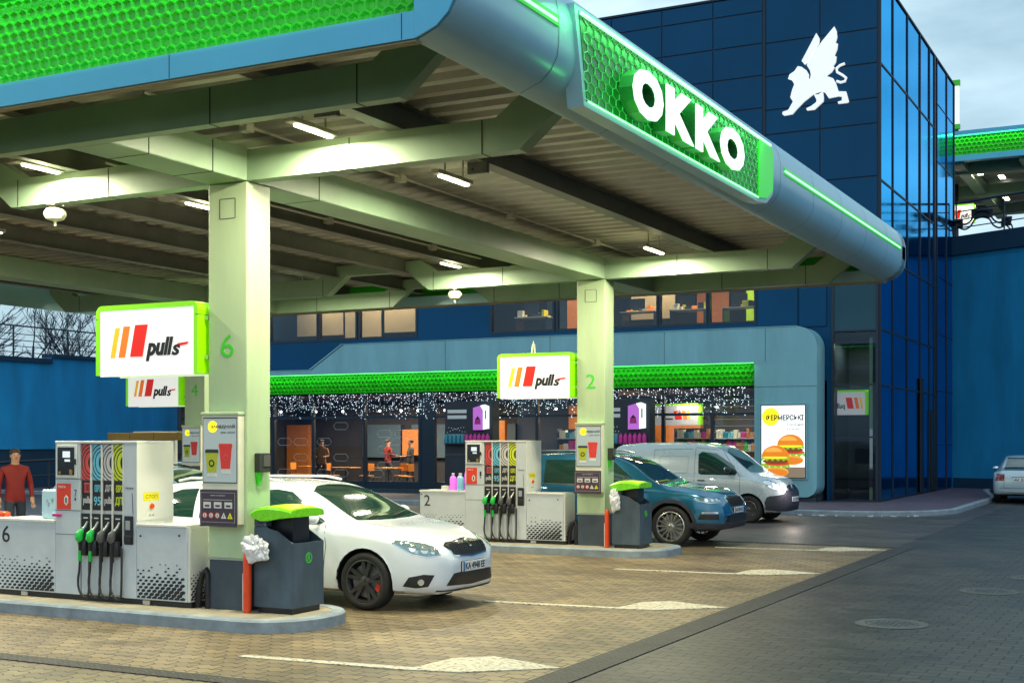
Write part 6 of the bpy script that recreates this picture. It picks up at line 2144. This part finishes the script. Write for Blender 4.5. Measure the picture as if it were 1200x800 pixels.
def tree(label, loc, h, seed):
    rt = random.Random(seed)
    t = thing('bare_tree', label, 'tree', loc, 0, 'bare trees beyond the left wall')
    trunk = MB('bark'); crown = MB('bark')
    def grow(p, d, L, r, dep):
        if dep > 5: return
        n = 3
        pts = [p]; q = p
        for i in range(n):
            d = (d + Vector((rt.uniform(-.18, .18), rt.uniform(-.18, .18), rt.uniform(-.05, .12)))).normalized()
            q = q + d * L / n; pts.append(q)
        r1 = r * .62
        tgt = trunk if dep == 0 else crown
        tgt.tube(pts, [r, r * .87, r * .74, r1], 6 if dep < 2 else 4, False)
        k = 3 if dep < 4 else 4
        for j in range(k):
            a = rt.uniform(0, 2 * PI); b = rt.uniform(.35, .85)
            nd = (d + Vector((math.cos(a) * b, math.sin(a) * b, rt.uniform(-.1, .3)))).normalized()
            st = pts[rt.choice((1, 2, 3))] if dep else pts[rt.choice((2, 3))]
            grow(st, nd, L * rt.uniform(.6, .8), max(.012, r1 * .8), dep + 1)
    grow(Vector((0, 0, 0)), Vector((0, 0, 1)), h * .32, .17, 0)
    trunk.build('trunk', t, True); crown.build('crown', t)
    return t
tree('bare dark tree with forking limbs at the left edge beyond the wall', (-45.5, 36.8, 0), 11, 1)
tree('bare dark tree beyond the wall, second from the left edge', (-46, 41.5, 0), 11.5, 2)
tree('bare dark tree beyond the wall, just left of the large light box', (-44.5, 44.5, 0), 10.5, 5)
tree('bare dark tree deeper beyond the left wall', (-54, 45, 0), 12, 8)
# hedge-like shrubs against the sky between the railings
# ================================================================ PEOPLE
def person(label, loc, rz, jacket, legs='trousers', arms='down', h=1.74, stride=.12, group=None):
    k = h / 1.74
    J = dict(pel=(0, 0, .94), sp=(0, 0, 1.12), ch=(0, .01, 1.32), nk=(0, 0, 1.47), hd0=(0, -.01, 1.55), hd1=(0, -.02, 1.64), hd2=(0, -.01, 1.71))
    V_ = []; E_ = []; Rr = []
    def a(p, r, par=None):
        V_.append(Vector(p) * k); Rr.append(r if isinstance(r, tuple) else (r, r)); 
        if par is not None: E_.append((par, len(V_) - 1))
        return len(V_) - 1
    pel = a((0, 0, .94), (.155, .12)); s1 = a((0, 0, 1.12), (.14, .11), pel); ch = a((0, .01, 1.32), (.165, .12), s1)
    nk = a((0, 0, 1.48), (.055, .055), ch); h0 = a((0, -.015, 1.565), (.075, .085), nk); h1 = a((0, -.015, 1.65), (.078, .095), h0); h2 = a((0, -.005, 1.705), (.05, .06), h1)
    for sd in (-1, 1):
        hp = a((sd * .095, 0, .88), (.095, .10), pel); kn = a((sd * .105, sd * stride * .6 - .02, .50), (.065, .07), hp); an = a((sd * .11, sd * stride + .02, .10), (.042, .045), kn)
        to_ = a((sd * .125, sd * stride - .13, .035), (.04, .03), an)
        sh_ = a((sd * .19, .01, 1.40), (.065, .065), ch)
        if arms == 'down':
            el = a((sd * .26, .02, 1.13), (.048, .048), sh_); wr_ = a((sd * .27, -.06, .90), (.03, .032), el)
        elif arms == 'forward':
            el = a((sd * .25, -.04, 1.14), (.048, .048), sh_); wr_ = a((sd * .17, -.27, 1.13), (.03, .032), el)
        d = (V_[wr_] - V_[el]).normalized()
        pm = a((V_[wr_] + d * .07 * k) / k, (.034, .02), wr_)
        side = Vector((1, 0, 0)) if abs(d.x) < .8 else Vector((0, 1, 0))
        for f_, ln in ((-.028, .065), (-.010, .078), (.008, .072), (.026, .055)):
            f1 = a((V_[pm] + side * f_ + d * .035) / k, .009, pm)
            a((V_[f1] + d * ln * k * .8 + Vector((0, -.015, 0))) / k, .007, f1)
        a((V_[wr_] + side * sd * -.045 + d * .05) / k, .010, wr_)
    me = bpy.data.meshes.new('p'); me.from_pydata([tuple(v) for v in V_], E_, [])
    o = bpy.data.objects.new('p', me); S.collection.objects.link(o)
    md = o.modifiers.new('s', 'SKIN'); md.use_smooth_shade = True
    for i, sv in enumerate(me.skin_vertices[0].data): sv.radius = (Rr[i][0] * k, Rr[i][1] * k)
    me.skin_vertices[0].data[0].use_root = True
    sb = o.modifiers.new('u', 'SUBSURF'); sb.levels = 2; sb.render_levels = 2
    dg = bpy.context.evaluated_depsgraph_get()
    nm = bpy.data.meshes.new_from_object(o.evaluated_get(dg)); nm.name = 'body'
    bpy.data.objects.remove(o)
    t = thing('person', label, 'person', loc, rz, group)
    for mn in ('skin', jacket, legs, 'ink'): nm.materials.append(M[mn])
    for p in nm.polygons:
        c_ = p.center / k
        hand = abs(c_.x) > .1 and ((arms == 'down' and c_.z < .93 and abs(c_.x) > .215) or (arms == 'forward' and c_.y < -.24 and 1.0 < c_.z < 1.25))
        p.material_index = 0 if (c_.z > 1.49 or hand) else (1 if c_.z > .86 else (2 if c_.z > .10 else 3))
        p.use_smooth = True
    b = bpy.data.objects.new('body', nm); S.collection.objects.link(b); b.parent = t
    g = MB('hair').ball((0, .02 * k, 1.685 * k), .098 * k, 14, 8, (.93, 1.05, .72))
    g.build('hair', t, True)
    g = MB('skin').ball((0, -.115 * k, 1.62 * k), .017, 8, 6, (.8, 1.2, 1.3))
    for sd in (-1, 1): g.ball((sd * .078 * k, -.005, 1.625 * k), .022, 6, 5, (.4, .8, 1.2))
    g.use('ink')
    for sd in (-1, 1): g.ball((sd * .032 * k, -.098 * k, 1.65 * k), .009, 6, 4)
    g.use('bar_red').box(-.024, .024, -.108 * k, -.098 * k, 1.582 * k, 1.590 * k)
    g.build('face', t, True)
    return t
person('person in a bright red jacket and dark trousers walking behind pump 6', (-17.6, 15.7, 0), R(60), 'jacket_red')
person('person in a brown jacket standing inside the shop beside the wooden panel', (-28.05, 39.0, .16), R(25), 'jacket_brown', arms='forward')
person('person in dark clothes standing inside the shop at the right end of the tables', (-25.5, 41.0, .16), R(-40), 'jacket_dark', arms='forward')
person('person in a red top at the far side of the cafe tables', (-27.0, 41.8, .16), R(150), 'jacket_red', arms='forward')

# ================================================================ small ground details
def manhole(x, y, lab):
    t = thing('manhole_cover', lab, 'manhole cover', (x, y, 0), 0, 'manhole covers in the dark paving')
    MB('concrete_ring').lathe([(.27, .005), (.27, .010), (.36, .010), (.37, .004)], n=40).build('ring', t)
    g = MB('manhole').lathe([(0, .009), (.262, .009), (.262, .003)], n=40)
    for k in range(-4, 5):
        for j in range(-4, 5):
            if k * k + j * j < 17: g.box(k * .052 - .015, k * .052 + .015, j * .052 - .015, j * .052 + .015, .009, .013)
    g.build('cover', t)
manhole(-2.73, 13.76, 'nearest round manhole cover with a concrete ring in the dark paving at the right')
manhole(-2.23, 17.26, 'middle one of the three manhole covers, near the right edge')
manhole(-1.85, 19.2, 'farthest manhole cover, small at the right edge of the picture')
# snow / litter scraps along the shop kerb
random.seed(5)
g = MB('dirty_white')
for k in range(26):
    x = -8.8 + random.random() * 2.9
    y = 32.55 - random.random() * .12 if x < -8 else 35.3 - math.sqrt(max(0, 2.78 ** 2 - (x + 8.0) ** 2)) - .02
    w_2 = random.uniform(.015, .07)
    g.box(x, x + w_2, y - .05, y, 0.004, random.uniform(.015, .04), .004)
tag(g.build('litter'), kind='stuff')
tag(bpy.data.objects['litter'], 'scattered pale scraps lying along the kerb before the office block', 'litter')
